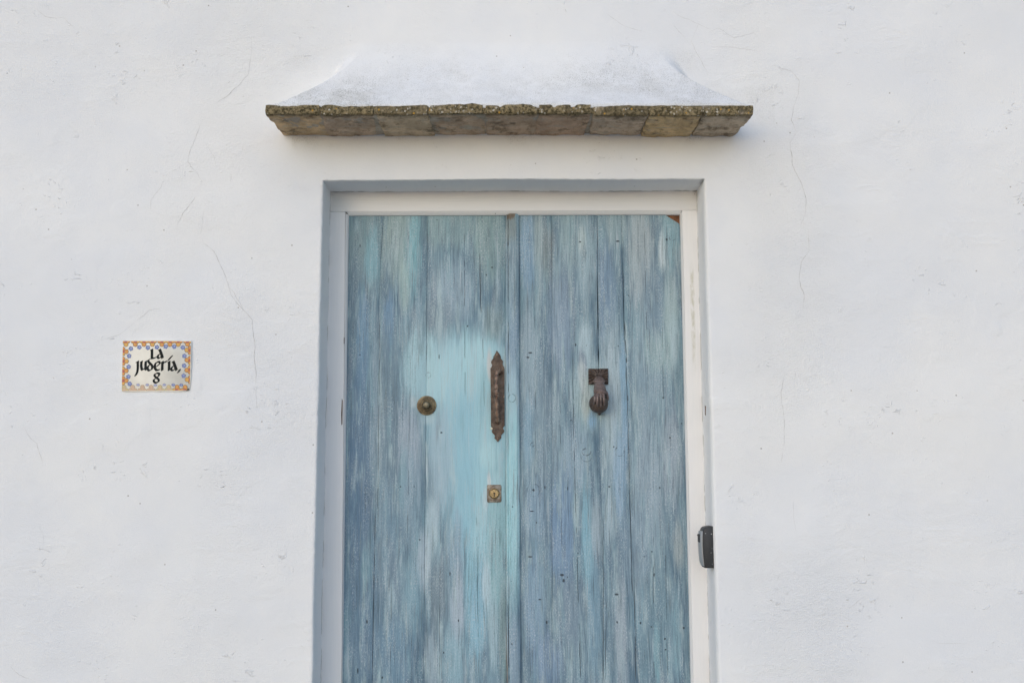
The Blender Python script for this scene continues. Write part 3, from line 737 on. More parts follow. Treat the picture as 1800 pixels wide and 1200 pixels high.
right_rings = [(938, 861, 11, 1.0, .8), (1031, 794, 6, 1.3, 1.5), (1089, 793, 8, 1.0, .9), (936, 781, 3.4, .9, 1.2), (1182, 418, 4.5, 1.2, 1.0), (1031, 800, 11, .9, .5)]
right_lines = [(1007, 620, 1008, 780, .9, .38), (1009, 780, 1021, 1200, .9, .46), (1098, 560, 1101, 640, 1.6, .44), (1100, 600, 1112, 1050, 1.2, .42), (1148, 880, 1150, 1200, .8, .5), (1115, 1030, 1118, 1200, 1.3, .46), (1133, 400, 1140, 700, .6, .5), (1170, 950, 1174, 1200, .7, .5), (940, 500, 943, 900, .5, .52), (985, 700, 988, 1000, .5, .5), (1165, 560, 1168, 860, .5, .52), (1066, 1050, 1064, 1200, .8, .45), (1060, 900, 1061, 1200, 1.0, .42)]

def zpoly(pts):
    P = sorted([at(px, py, DOOR_Y)[::-1] for px, py in pts])
    zs = [p[0] for p in P]; xs = [p[1] for p in P]
    def f(z):
        if z <= zs[0]:
            k = (xs[1] - xs[0]) / (zs[1] - zs[0]); return xs[0] + k * (z - zs[0]) * .6
        return float(np.interp(z, zs, xs))
    return f
Z_TOP = at(900, 379, DOOR_Y)[1] + .012
Z_BOT = .075
def plank(e0, e1, gap0, gap1, Z1, seed, mat, leaf, th=.026, cut=None, dy=0.0, worn=None):
    """board whose edges wander; each gap is a function of height"""
    n = 70; vs = []; bm = bmesh.new(); rows = []
    lx, ly = leaf.location.x, leaf.location.y
    for k in range(n + 1):
        z = Z_BOT + (Z1 - Z_BOT) * k / n
        a = e0(z) + .0011 * float(fbm(z * 4, e0(1.5) * 9 + 1, 17, 3)) + gap0(z); b = e1(z) + .0011 * float(fbm(z * 4, e1(1.5) * 9 + 1, 17, 3)) - gap1(z)
        b1 = .0005; y0 = dy * .5
        ct = cut(z) if cut else None
        if ct is not None: b = min(b, ct)
        rows.append([bm.verts.new((p[0] - lx, p[1], z)) for p in ((a, y0 + th, z), (a, y0 + b1, z), (a + b1, y0, z), (a + (b - a) * .35, y0 - .0003, z), (a + (b - a) * .7, y0 + .0003, z), (b - b1, y0, z), (b, y0 + b1, z), (b, y0 + th, z))])
    for r0, r1 in zip(rows, rows[1:]):
        for q_ in range(8): bm.faces.new((r0[q_], r0[(q_ + 1) % 8], r1[(q_ + 1) % 8], r1[q_]))
    bm.faces.new(rows[0][::-1]); bm.faces.new(rows[-1])
    return from_bm(bm, 'plank', mat, leaf, sharp=50)

door_l = thing('door_leaf', 'left leaf of the weathered blue door, with pale cyan repainted patch, pull handle and keyhole', 'door', (at(750, 600, DOOR_Y)[0], DOOR_Y, 0), 'leaves of the blue plank door')
door_r = thing('door_leaf', 'right leaf of the weathered blue door, greyer, with the hand-shaped knocker', 'door', (at(1055, 600, DOOR_Y)[0], DOOR_Y, 0), 'leaves of the blue plank door')
M_dl = door_paint('left_leaf_paint', (door_l.location.x, DOOR_Y, 0), left_patches, left_marks, left_rings, left_lines, (dkb, mdb, pal, teal, lil))
M_da = door_paint('cover_strip_paint', (door_l.location.x, DOOR_Y, 0), astr_patches, [(901, 890, 1.2, 2), (893, 430, 1, 6), (900, 1130, 1.3, 3)], [(900, 700, 7, .9, .9)], [(894, 380, 894, 700, .8, .48), (893, 1050, 895, 1200, 1.6, .40)], (dkb, mdb, pal, teal, lil))
M_dr = door_paint('right_leaf_paint', (door_r.location.x, DOOR_Y, 0), right_patches, right_marks, right_rings, right_lines, (dkb, lin(126, 156, 172, 1.1), lin(168, 188, 197, 1.1), lin(116, 158, 174, 1.1), lin(112, 128, 144, 1.1)))

def g_const(w): return lambda z: w / 2
def g_seg(segs, base=.0004):                # (py_top, py_bottom, width)
    Z = [(at(900, b, DOOR_Y)[1], at(900, a, DOOR_Y)[1], w) for a, b, w in segs]
    def f(z):
        r = base
        for z0, z1, w in Z:
            if z0 < z < z1: r = max(r, w * min(1, (z - z0) / .03, (z1 - z) / .03))
        return max(.0001, r / 2 * (1 + .5 * float(vnoise(z * 45, 1.5, 3))))
    return f
gl0, gl1, gl2, gl3 = zpoly([(611, 375), (600, 1200)]), zpoly([(674, 375), (671, 430), (666, 530), (665, 640), (660, 900), (655, 1200)]), zpoly([(751, 375), (750, 600), (747, 900), (744, 1200)]), zpoly([(889, 375), (890, 1200)])
hair = g_seg([(380, 470, .0010)], .0002); mid = g_seg([(380, 640, .0008), (700, 1100, .0009)], .0004)
plank(gl0, gl1, g_const(.001), hair, Z_TOP, 1, M_dl, door_l)
plank(gl1, gl2, hair, mid, Z_TOP, 2, M_dl, door_l, dy=.0004)
plank(gl2, gl3, mid, g_const(.0002), Z_TOP, 3, M_dl, door_l, dy=-.0002)
plank(gl3, zpoly([(914, 375), (914, 1200)]), g_const(.0012), g_const(0.0), Z_TOP - .004, 4, M_dl, door_l, dy=.002)
gr0, gr1, gr2, gr3, gr4 = zpoly([(912, 375), (913, 1200)]), zpoly([(970, 375), (970.5, 700), (971, 1200)]), zpoly([(1050, 375), (1051, 520), (1053, 700), (1057, 900), (1060, 1200)]), zpoly([(1093, 375), (1094, 440), (1096, 520), (1098, 600), (1102, 700), (1105, 860), (1115, 1000), (1122, 1200)]), zpoly([(1197, 375), (1198, 500), (1203, 680), (1215, 1200)])
g1 = g_seg([(380, 530, .0011), (880, 1060, .0010)], .0003); g2 = g_seg([(380, 500, .0014), (480, 592, .0034), (600, 650, .0034), (1050, 1200, .0009)], .0003); g3 = g_seg([(455, 610, .0021), (380, 430, .0011)], .0002)
def corner_cut(z):
    (x0, z0), (x1, z1) = at(1168, 377, DOOR_Y), at(1197, 395, DOOR_Y)
    if z < z1: return None
    return x1 + (x0 - x1) * min(1.15, (z - z1) / (z0 - z1))
plank(gr0, gr1, g_const(.0024), g1, Z_TOP, 5, M_dr, door_r, dy=.0)
plank(gr1, gr2, g1, g2, Z_TOP, 6, M_dr, door_r, dy=.0006)
plank(gr2, gr3, g2, g3, Z_TOP, 7, M_dr, door_r, dy=.0002)
zc = at(1197, 395, DOOR_Y)[1]
plank(gr3, gr4, g3, g_const(.0006), at(1100, 377.2, DOOR_Y)[1], 8, M_dr, door_r, cut=corner_cut, dy=.0007)
# near-black sheet behind the boards: shade of the open joints put into its colour
for leaf, a, b in ((door_l, gl0, gl3), (door_r, gr0, gr4)):
    bm = bmesh.new(); lx = leaf.location.x
    box(bm, a(1.4) - lx + .012, b(1.4) - lx - .004, .0265, .036, Z_BOT, Z_TOP - .0)
    from_bm(bm, 'back_panel', M_dark, leaf, smooth=False)
M_oldwood = simple('raw_brown_wood', (.20, .085, .038), .7, var=.35, sc=60)
bm = bmesh.new(); (xa, za), (xb, zb3) = at(1140, 377, DOOR_Y), at(1200, 402, DOOR_Y)
box(bm, xa - door_r.location.x, xb - door_r.location.x + .004, .008, .024, zb3 - .01, za + .02, .001)
o = from_bm(bm, 'top_rail', M_oldwood, door_r); o['label'] = 'bare reddish brown wood showing at the broken top corner'

# cover strip over the meeting joint, moulded
def strip():
    bm = bmesh.new(); rows = []; n = 60; lx = door_l.location.x
    e0, e1 = zpoly([(889, 375), (890.5, 1200)]), zpoly([(912, 375), (915, 1200)])
    zt = at(900, 379.5, DOOR_Y)[1] + .004
    lay = bm.verts.layers.float.new('worn')
    for k in range(n + 1):
        z = Z_BOT + (zt - Z_BOT) * k / n
        a = e0(z) + .0006 * float(fbm(z * 7, 3.3, 2, 3)); b = e1(z) + .0005 * float(fbm(z * 7, 8.3, 2, 3))
        w = b - a
        nb = at(900, 868, DOOR_Y)[1]
        if abs(z - nb) < .022: b -= .0035 * (1 - abs(z - nb) / .022)
        r = []
        wl = float(sstep(at(0, 1060, DOOR_Y)[1], at(0, 1120, DOOR_Y)[1], z)) * .52
        wt_ = float(sstep(zt - .016, zt - .004, z))
        for f, y, wn_ in ((0, .004, wl), (0, -.005, wl), (.04, -.0068, wl), (.12, -.0075, wl * .9), (.17, -.0062, wl * .4), (.21, -.0105, 0), (.30, -.0125, 0), (.55, -.0130, 0), (.80, -.0122, 0), (.87, -.0095, 0), (.93, -.0085, 0), (1.0, -.005, 0), (1.0, .004, 0)):
            v = bm.verts.new((a + (b - a) * f - lx, y, z)); v[lay] = max(wn_, wt_ if .1 < f < .8 else wt_ * .3); r.append(v)
        rows.append(r)
    for r0, r1 in zip(rows, rows[1:]):
        for k in range(len(r0)): bm.faces.new((r0[k], r0[(k + 1) % len(r0)], r1[(k + 1) % len(r0)], r1[k]))
    bm.faces.new(rows[0][::-1]); bm.faces.new(rows[-1])
    return from_bm(bm, 'cover_strip', M_da, door_l, sharp=25)
strip()

# ---- ironmongery
M_iron = rust('rusted_iron', (.060, .042, .034), (.25, .12, .07), (.32, .23, .17), rough=.42); M_iron2 = rust('rusted_plate', (.060, .044, .034), (.12, .060, .036), (.16, .12, .092), metal=.2)
M_brass = rust('tarnished_brass', (.12, .092, .055), (.21, .12, .06), (.31, .24, .14), metal=.55, amt=.5, rough=.48)
M_brassb = simple('worn_brass', (.34, .25, .13), .42, .75, var=.35, sc=200)
M_cast = rust('cast_iron_brown', (.045, .033, .028), (.085, .050, .035), (.10, .075, .062), metal=.2, rough=.42)
M_nickel = simple('dull_steel', (.33, .31, .28), .5, .6, var=.3, sc=300)
M_cream = simple('filler', (.72, .66, .50), .8)

def lp(u, v, leaf, y=DOOR_Y):                # zoom-4 pixel -> leaf coordinates
    x, z = at(700 + u / 3.6375, 580 + v / 3.6375, y); return x - leaf.location.x, z
out = [(630,130),(642,145),(652,160),(657,172),(655,182),(664,190),(671,200),(667,212),(667,222),(677,236),(680,250),(680,420),(681,610),(672,620),(668,628),(678,640),(678,650),(668,662),(656,674),(660,684),(657,692),(648,702),(637,716),(624,700),(614,690),(619,680),(618,672),(605,660),(597,648),(604,638),(602,628),(593,614),(592,420),(590,245),(600,232),(602,222),(595,214),(594,200),(603,190),(609,180),(608,170),(618,158)]
PH = bpy.data.objects.new('pull_handle', None); C.objects.link(PH); PH.parent = door_l
hx, hz = lp(636, 425, door_l); PH.location = (hx, -.0004, hz)
bm = bmesh.new(); prism(bm, [(x - hx, z - hz) for x, z in (lp(u, v, door_l) for u, v in out)][::-1], -.0030, .0, .0006)
from_bm(bm, 'back_plate', M_iron2, PH)
def L(u, v): x, z = lp(u, v, door_l, DOOR_Y - .02); return x - hx, z - hz
bm = bmesh.new()
seq = [((648, 268), .002, 8), ((642, 262), -.012, 6.5), ((632, 268), -.022, 5.2), ((628, 290), -.027, 4.4), ((627, 330), -.029, 4.6), ((627, 368), -.030, 5.0), ((627, 376), -.030, 6.3), ((627, 384), -.030, 4.8), ((627, 394), -.030, 6.2), ((628, 404), -.030, 7.0), ((628, 414), -.030, 5.2), ((628, 424), -.030, 7.2), ((628, 436), -.030, 5.2), ((628, 446), -.030, 6.3), ((628, 458), -.030, 5.0), ((629, 480), -.029, 5.2), ((631, 530), -.027, 4.6), ((634, 560), -.022, 4.8), ((636, 578), -.013, 5.6), ((636, 584), .002, 7.5)]
pts = []; rad = []
for (u, v), y, r in seq:
    x, z = L(u, v); pts.append((x, y, z)); rad.append(r * .00125)
tube(bm, pts, rad, 14)
from_bm(bm, 'grip', M_iron, PH, sharp=40)
for u, v in ((632, 160), (636, 690), (596, 426), (675, 426)):
    x, z = lp(u, v, door_l); bm = bmesh.new(); lathe_y(bm, [(.0026, -.0026), (.0026, -.0040), (.0018, -.0050), (0, -.0053)], 14, x - hx, z - hz)
    from_bm(bm, 'screw', M_iron, PH)
x, z = lp(597, 629, door_l); bm = bmesh.new(); lathe_y(bm, [(.0034, 0), (.0034, -.0034), (.002, -.0042), (0, -.0044)], 12, x - hx, z - hz)
from_bm(bm, 'filler_blob', M_cream, PH)

# central knob
cx, cz = lp(182, 482, door_l); KN = bpy.data.objects.new('door_knob', None); C.objects.link(KN); KN.parent = door_l; KN.location = (cx, -.0004, cz)
bm = bmesh.new(); lathe_y(bm, [(.0298, 0), (.0300, -.002), (.0290, -.0035), (.0262, -.0042), (.0256, -.0060), (.0240, -.0085), (.0215, -.0095), (.0205, -.0085), (.0190, -.0090), (.0180, -.0120), (.0150, -.0150), (.0135, -.0160), (.0125, -.0150), (.0118, -.0160)], 48)
from_bm(bm, 'rosette', M_brass, KN, sharp=35)
bm = bmesh.new(); lathe_y(bm, [(.0112, -.013), (.0108, -.016), (.0096, -.0175), (.0090, -.020), (.0098, -.0225), (.0102, -.025), (.0096, -.0275), (.0070, -.0295), (.0035, -.0303), (0, -.0305)], 32)
from_bm(bm, 'knob', rust('knob_patina', (.16, .14, .095), (.19, .12, .07), (.30, .26, .17), metal=.5, amt=.4, rough=.5), KN, sharp=40)

# keyhole
cx, cz = lp(614, 1044, door_l); KP = bpy.data.objects.new('lock_plate', None); C.objects.link(KP); KP.parent = door_l; KP.location = (cx, -.0004, cz)
bm = bmesh.new(); hw, hh = 46 / 3.6375 / 578, 56 / 3.6375 / 578
prism(bm, [(-hw, -hh + .003), (-hw + .003, -hh), (hw - .003, -hh), (hw, -hh + .004), (hw, hh - .003), (hw - .003, hh), (-hw + .002, hh), (-hw, hh - .002)], -.0018, 0, .0005)
from_bm(bm, 'plate', rust('lock_plate_metal', (.13, .11, .09), (.24, .13, .06), (.36, .33, .28), metal=.45, amt=.9), KP)
bm = bmesh.new(); lathe_y(bm, [(.0160, -.001), (.0160, -.0030), (.0148, -.0042), (.0138, -.0036), (.0132, -.0040), (.0132, -.0062), (.0124, -.0070), (0, -.0072)], 36)
from_bm(bm, 'lock_cylinder', M_brassb, KP, sharp=35)
bm = bmesh.new(); lathe_y(bm, [(.0026, -.0066), (.0026, -.0074), (0, -.0074)], 12, 0, .001); box(bm, -.0013, .0013, -.00738, -.0066, -.0095, .0005)
from_bm(bm, 'keyhole', M_dark, KP, smooth=False)

# knocker
def kp(u, v, Y): x, z = at(980 + u / 8.571, 620 + v / 8.571, Y); return x - door_r.location.x, z
kx, kz = kp(613, 358, DOOR_Y); KK = bpy.data.objects.new('door_knocker', None); C.objects.link(KK); KK.parent = door_r; KK.location = (kx, 0, kz)
KK['label'] = 'brown cast knocker, a hand holding a ball under a fluted square plate'
hw, hh = 150 / 8.571 / 574, 120 / 8.571 / 574
bm = bmesh.new(); N_ = 44; gv = []
for j in range(N_ + 1):
    for i in range(N_ + 1):
        a, b = -1 + 2 * i / N_, -1 + 2 * j / N_
        m = max(abs(a), abs(b)); ang = math.atan2(b, a)
        # rim, scooped field of radiating flutes, raised boss with a scalloped skirt
        y = -.0035
        if m < .96:
            y = -.0055 - .0020 * math.sin(ang * 16) * min(1, m * 1.4) * (1 if m > .38 else .5) - .006 * max(0, 1 - m / .75)
        rr2 = math.hypot(a, (b + .25) * .9)
        if rr2 < .42: y -= .010 * math.sqrt(max(0, 1 - (rr2 / .42) ** 2))
        gv.append(bm.verts.new((a * hw, y - .002, b * hh)))
for j in range(N_):
    for i in range(N_):
        k = j * (N_ + 1) + i; bm.faces.new((gv[k], gv[k + 1], gv[k + N_ + 2], gv[k + N_ + 1]))
edge = [e for e in bm.edges if e.is_boundary]
r = bmesh.ops.extrude_edge_only(bm, edges=edge)
for v in r['geom']:
    if isinstance(v, bmesh.types.BMVert): v.co.y = 0.0
from_bm(bm, 'mount_plate', M_cast, KK, sharp=60)

def skin(name, verts, edges, rads, mat, parent, root=0, sub=2, smooth_shade=True):
    me = bpy.data.meshes.new(name); me.from_pydata(verts, edges, []); o = bpy.data.objects.new(name, me); C.objects.link(o)
    m = o.modifiers.new('skin', 'SKIN'); m.use_smooth_shade = True
    for i, r_ in enumerate(rads): me.skin_vertices[0].data[i].radius = r_ if isinstance(r_, tuple) else (r_, r_)
    for i in range(len(verts)): me.skin_vertices[0].data[i].use_root = (i == root)
    o.modifiers.new('sub', 'SUBSURF').levels = sub; o.modifiers['sub'].render_levels = sub
    return o
def realise(objs, name, mat, parent, voxel=None):
    """evaluate modifiers and join everything into one mesh object"""
    dg = bpy.context.evaluated_depsgraph_get(); dg.update(); bm = bmesh.new()
    for o in objs:
        me = bpy.data.meshes.new_from_object(o.evaluated_get(dg)); me.transform(o.matrix_world); bm.from_mesh(me); bpy.data.meshes.remove(me)
    for o in objs:
        d_ = o.data; bpy.data.objects.remove(o); bpy.data.meshes.remove(d_)
    me = bpy.data.meshes.new(name); bm.to_mesh(me); bm.free()
    if voxel:
        t = bpy.data.objects.new('t', me); C.objects.link(t); m = t.modifiers.new('r', 'REMESH'); m.mode = 'VOXEL'; m.voxel_size = voxel
        s_ = t.modifiers.new('s', 'SMOOTH'); s_.factor = .5; s_.iterations = 2
        dg = bpy.context.evaluated_depsgraph_get(); me2 = bpy.data.meshes.new_from_object(t.evaluated_get(dg)); bpy.data.objects.remove(t); bpy.data.meshes.remove(me); me = me2; me.name = name
    return link(name, me, mat, parent)
def K(u, v, y): x, z = kp(u, v, DOOR_Y + y); return (x - kx, y, z - kz)
# the cuff hangs from a pin in the plate, the hand comes down over the ball
YB = -.036                                   # ball's centre
bx, _, bz = K(620, 765, YB)
bm = bmesh.new(); r = bmesh.ops.create_uvsphere(bm, u_segments=40, v_segments=24, radius=.0295)
for v in bm.verts: v.co += Vector((bx, YB, bz))
from_bm(bm, 'ball', M_cast, KK, sharp=180)
b1 = bmesh.new()
cuff = [K(628, 395, -.016), K(628, 415, -.022), K(628, 436, -.028), K(628, 452, -.030)]
tube(b1, cuff, [.0125, .0165, .0150, .0118], 20, .8)
for k in range(6):
    a = math.pi * (k + .5) / 6; c_ = K(628, 428, -.026)
    bmesh.ops.create_uvsphere(b1, u_segments=10, v_segments=8, radius=.0048, matrix=Matrix.Translation((c_[0] - math.cos(a) * .0142, c_[1] - math.sin(a) * .0105, c_[2] - .001)))
me = bpy.data.meshes.new('t'); b1.to_mesh(me); b1.free(); cuff_o = bpy.data.objects.new('t', me); C.objects.link(cuff_o)
b2 = bmesh.new()
tube(b2, [K(632, 440, -.030), K(633, 480, -.036), K(636, 530, -.046), K(641, 580, -.056), K(640, 606, -.060), K(640, 622, -.060)], [.0132, .0155, .0182, .0200, .0196, .0150], 24, .66)
me = bpy.data.meshes.new('t'); b2.to_mesh(me); b2.free(); palm_o = bpy.data.objects.new('t', me); C.objects.link(palm_o)
parts = [cuff_o, palm_o]
for (u, ue, ve, rr_) in ((566, 556, 775, .0040), (606, 602, 808, .0043), (652, 652, 815, .0043), (696, 700, 792, .0038)):
    vs = [K(u * .6 + 640 * .4, 590, -.058), K(u, 630, -.0690), K(u * .5 + ue * .5, 680, -.0755), K(ue, 735, -.0745), K(ue, ve - 25, -.0680), K(ue, ve, -.0590)]
    parts.append(skin('f', vs, [(i, i + 1) for i in range(5)], [rr_ * 1.05, rr_ * 1.12, rr_, rr_ * 1.05, rr_ * .92, rr_ * .7], None, None))
vs = [K(700, 560, -.050), K(738, 610, -.046), K(752, 680, -.040), K(752, 730, -.034)]   # thumb, round the ball's side
parts.append(skin('f', vs, [(0, 1), (1, 2), (2, 3)], [.0070, .0062, .0055, .0042], None, None))
realise(parts, 'hand', rust('cast_hand', (.10, .076, .072), (.14, .088, .07), (.20, .155, .145), metal=.15, rough=.4), KK, .0007)
bm = bmesh.new()
c_ = K(632, 628, -.0705)
bmesh.ops.create_uvsphere(bm, u_segments=12, v_segments=8, radius=.0030, matrix=Matrix.Translation(c_)); from_bm(bm, 'ring_stone', M_cast, KK)
nx_, ny_, nz_ = K(632, 918, -.004)
bm = bmesh.new(); lathe_y(bm, [(.0042, 0), (.0042, -.006), (.003, -.009), (0, -.010)], 14, nx_, nz_); from_bm(bm, 'strike_stud', M_cast, KK)

# ---- address tile
TY = -.0036 - float(relief(*at(275, 645, 0)))
def tp(u, v, Y=TY): return at(190 + u / 9.2294, 580 + v / 9.2294, Y)
tcx, tcz = tp(780, 585)
tile = thing('address_tile', 'glazed tile with orange flower border reading La Judería, 8 on the white wall', 'tile sign', (tcx, 0, tcz))
def T(u, v): x, z = tp(u, v); return x - tcx, z - tcz
g = G('tile_glaze', .18, spec=.5); x, y, z = g.pos(); v = g.vec(x, y, z)
c = g.mix(g.noise(v, 40, 3).ramp(.3, .7), (.66, .63, .56), (.71, .69, .62))
g.bump((g.noise(v, 90, 2), .0004, .5)); g.b.inputs['Roughness'].default_value = .3; M_tile = g.done(c)
outline = [(250, 185), (262, 172), (345, 176), (500, 168), (800, 165), (1120, 168), (1225, 182), (1330, 180), (1347, 192), (1346, 560), (1340, 800), (1330, 905), (1318, 960), (1295, 985), (1150, 996), (900, 992), (850, 1002), (700, 994), (400, 1000), (240, 996), (220, 985), (221, 700), (228, 520), (240, 300)]
bm = bmesh.new(); prism(bm, [T(u, v) for u, v in outline][::-1], TY, -.001, .0008)
from_bm(bm, 'tile', M_tile, tile, sharp=40)
# bedding plaster squeezed round the tile
bm = bmesh.new(); oc = [(782 + (u - 782) * 1.02 + 9 * math.sin(u * .05 + v), 585 + (v - 585) * 1.03 + 8 * math.cos(v * .04 + u)) for u, v in outline]
prism(bm, [T(u, v) for u, v in oc][::-1], TY + .0035, .004, .002)
from_bm(bm, 'bedding_plaster', simple('bedding_white', (.80, .80, .79), .9, var=.03, sc=200, bump=.001, spec=.1), tile)
def flat(name, c, rough=.25): return simple(name, tuple(k * .85 for k in c), rough, var=.12, sc=260, bump=.0001, spec=.45)
inks = [flat('brown_outline', (.09, .055, .03)), flat('orange_glaze', (.66, .24, .02)), flat('red_glaze', (.36, .035, .03)), flat('blue_glaze', (.10, .18, .48)), flat('dark_blue_glaze', (.035, .06, .20)), flat('worn_pink_glaze', (.60, .40, .28)), flat('worn_yellow_glaze', (.58, .46, .24)), flat('worn_outline', (.38, .32, .24)), flat('pale_blue_glaze', (.30, .36, .60)), flat('amber_glaze', (.70, .34, .03))]
quad = [(240, 178), (1344, 182), (1322, 975), (224, 985)]
def clip(poly):
    for k in range(4):
        (x0, y0), (x1, y1) = quad[k], quad[(k + 1) % 4]; o_ = []
        ins = lambda p: (x1 - x0) * (p[1] - y0) - (y1 - y0) * (p[0] - x0) >= 0
        for a_, b_ in zip(poly, poly[1:] + poly[:1]):
            ia, ib = ins(a_), ins(b_)
            if ia != ib:
                d1 = (x1 - x0) * (a_[1] - y0) - (y1 - y0) * (a_[0] - x0); d2 = (x1 - x0) * (b_[1] - y0) - (y1 - y0) * (b_[0] - x0)
                t = d1 / (d1 - d2); o_.append((a_[0] + (b_[0] - a_[0]) * t, a_[1] + (b_[1] - a_[1]) * t)) if not ib or True else None
            if ib: o_.append(b_)
        poly = o_
        if len(poly) < 3: return None
    return poly
bvs, bfs, bmi = [], [], []; lay = [0]
def paint(poly, mi, level):
    poly = clip([tuple(p) for p in poly])
    if not poly: return
    lay[0] += 1; n0 = len(bvs); yy = TY - .00012 - level * .00010 - (lay[0] % 40) * .000002
    for u, v in poly: x, z = T(u, v); bvs.append((x, yy, z))
    bfs.append(tuple(range(n0, n0 + len(poly)))); bmi.append(mi)
def disc(u, v, ru, rv, seed, lob=0.0, n=18, ph=0.0):
    rn = random.Random(seed); a0 = rn.uniform(0, 6.28)
    return [(u + ru * (1 + lob * math.sin(5 * t + a0) + rn.uniform(-.04, .04)) * math.cos(t), v + rv * (1 + lob * math.sin(5 * t + a0) + rn.uniform(-.04, .04)) * math.sin(t)) for t in [k * 2 * math.pi / n for k in range(n)]]
sd_ = 0
def flower(u, v, dirx, diry, worn=0):
    global sd_
    o_, f_, r_ = (7, 5, 5) if worn == 2 else ((7, 6, 5) if worn == 1 else (0, 1, 2))
    tx, ty = -diry, dirx
    rn = random.Random(int(u * 3 + v)); ou = rn.uniform(-6, 6); u += rn.uniform(-5, 5) * abs(ty - 0) ; 
    pet = [(u + dirx * 60 + tx * ou, v + diry * 60 + ty * ou, 32), (u + tx * 40 + dirx * 10, v + ty * 40 + diry * 10, 27), (u - tx * 40 + dirx * 10, v - ty * 40 + diry * 10, 27), (u + dirx * 8, v + diry * 8, 30)]
    for k, (a, b, r_s) in enumerate(pet): paint(disc(a, b, r_s + 8, r_s + 8, sd_ + k, .04), o_, 0)
    for k, (a, b, r_s) in enumerate(pet): paint(disc(a, b, r_s, r_s, sd_ + k, .04), (9 if (k + sd_) % 3 == 0 and not worn else f_), 1)
    paint(disc(u + dirx * 14, v + diry * 14, 26, 26, sd_ + 9, .18), r_ if not worn else 5, 2)
    if not worn: paint(disc(u + dirx * 50 + tx * 8, v + diry * 50 + ty * 8, 10, 14, sd_ + 11), 9, 2)
    sd_ += 4
for u in (285, 443, 583, 718, 872, 1008, 1140, 1290): flower(u, 172, 0, 1)
for v in (345, 505, 665, 820): flower(236, v, 1, 0)
for v in (328, 492, 645, 805): flower(1342, v, -1, 0)
for k, u in enumerate((262, 402, 552, 697, 845, 985, 1115, 1245)): flower(u, 985, 0, -1, 2 if k in (1, 2, 3) else (1 if k in (4, 5, 0) else 0))
for k, (u, v) in enumerate(((370, 300), (508, 278), (645, 285), (792, 278), (935, 268), (1072, 268), (1212, 283), (1238, 420), (1233, 577), (1225, 740), (342, 420), (333, 595), (330, 755), (350, 872), (487, 888), (635, 888), (767, 893), (912, 888), (1057, 888), (1187, 890))):
    w = k in (14, 15, 16, 17); rr_ = 33 if not w and k < 14 else 28
    paint(disc(u, v, rr_ + 4, rr_ + 4 if k < 14 else 24, k, .10), 7 if w else 4, 0); paint(disc(u, v, rr_, rr_ if k < 14 else 20, k, .10), 8 if w else 3, 1)
    paint(disc(u + 6, v - 5, 12, 9, k + 50, .1), 8, 2)
me = mesh('painted_border', bvs, bfs); o = link('painted_border', me, inks, tile, smooth=False)
for p, m_ in zip(me.polygons, bmi): p.material_index = m_
# pen lettering: a broad nib held at thirty degrees, dragged along each stroke
ink = simple('black_glaze', (.010, .013, .013), .55, spec=.15, bump=.0001)
STROKES = [
 ([(712, 318), (712, 380), (712, 452)], 1.0), ([(706, 458), (745, 455), (782, 438)], .9), ([(694, 322), (716, 312)], .8),
 ([(838, 318), (862, 380), (884, 452)], 1.05), ([(822, 322), (842, 312)], .7), ([(850, 380), (818, 402), (806, 438), (822, 456), (850, 446), (868, 424)], .8),
 ([(482, 508), (482, 570), (480, 640), (468, 695), (444, 738)], .9), ([(460, 522), (490, 504)], .7),
 ([(545, 510), (538, 575), (548, 640)], .95), ([(548, 650), (580, 634), (606, 604)], .6), ([(526, 520), (552, 504)], .6), ([(612, 508), (608, 570), (612, 640)], .95), ([(610, 648), (640, 628)], .5),
 ([(668, 476), (650, 496), (672, 532), (706, 566), (718, 598), (706, 636), (674, 656), (646, 640), (642, 604), (664, 570)], .9),
 ([(832, 516), (790, 520), (762, 560), (760, 612), (784, 648), (830, 644)], .95), ([(820, 512), (842, 536), (816, 566), (788, 590)], .7),
 ([(884, 512), (880, 580), (878, 652)], 1.0), ([(888, 548), (912, 520), (948, 512)], .9), ([(868, 522), (888, 508)], .6),
 ([(992, 508), (990, 580), (988, 652)], 1.0), ([(974, 522), (996, 506)], .6), ([(984, 482), (1008, 452), (1036, 420)], .85),
 ([(1058, 508), (1084, 575), (1110, 648)], 1.05), ([(1042, 518), (1062, 506)], .7), ([(1076, 572), (1040, 598), (1024, 636), (1042, 655), (1072, 644), (1096, 620)], .8),
 ([(1162, 642), (1152, 664), (1134, 686)], .9),
 ([(832, 706), (792, 698), (758, 716), (758, 748), (792, 776), (822, 806), (812, 842), (774, 852), (744, 834), (746, 802), (782, 774), (818, 746), (832, 712)], .8)]
lv, lf = [], []
def hull(P):
    P = sorted(set(P)); 
    def half(Q):
        h = []
        for p in Q:
            while len(h) > 1 and (h[-1][0] - h[-2][0]) * (p[1] - h[-2][1]) - (h[-1][1] - h[-2][1]) * (p[0] - h[-2][0]) <= 0: h.pop()
            h.append(p)
        return h
    a_, b_ = half(P), half(P[::-1]); return a_[:-1] + b_[:-1]
na = math.radians(32); cnt = 0
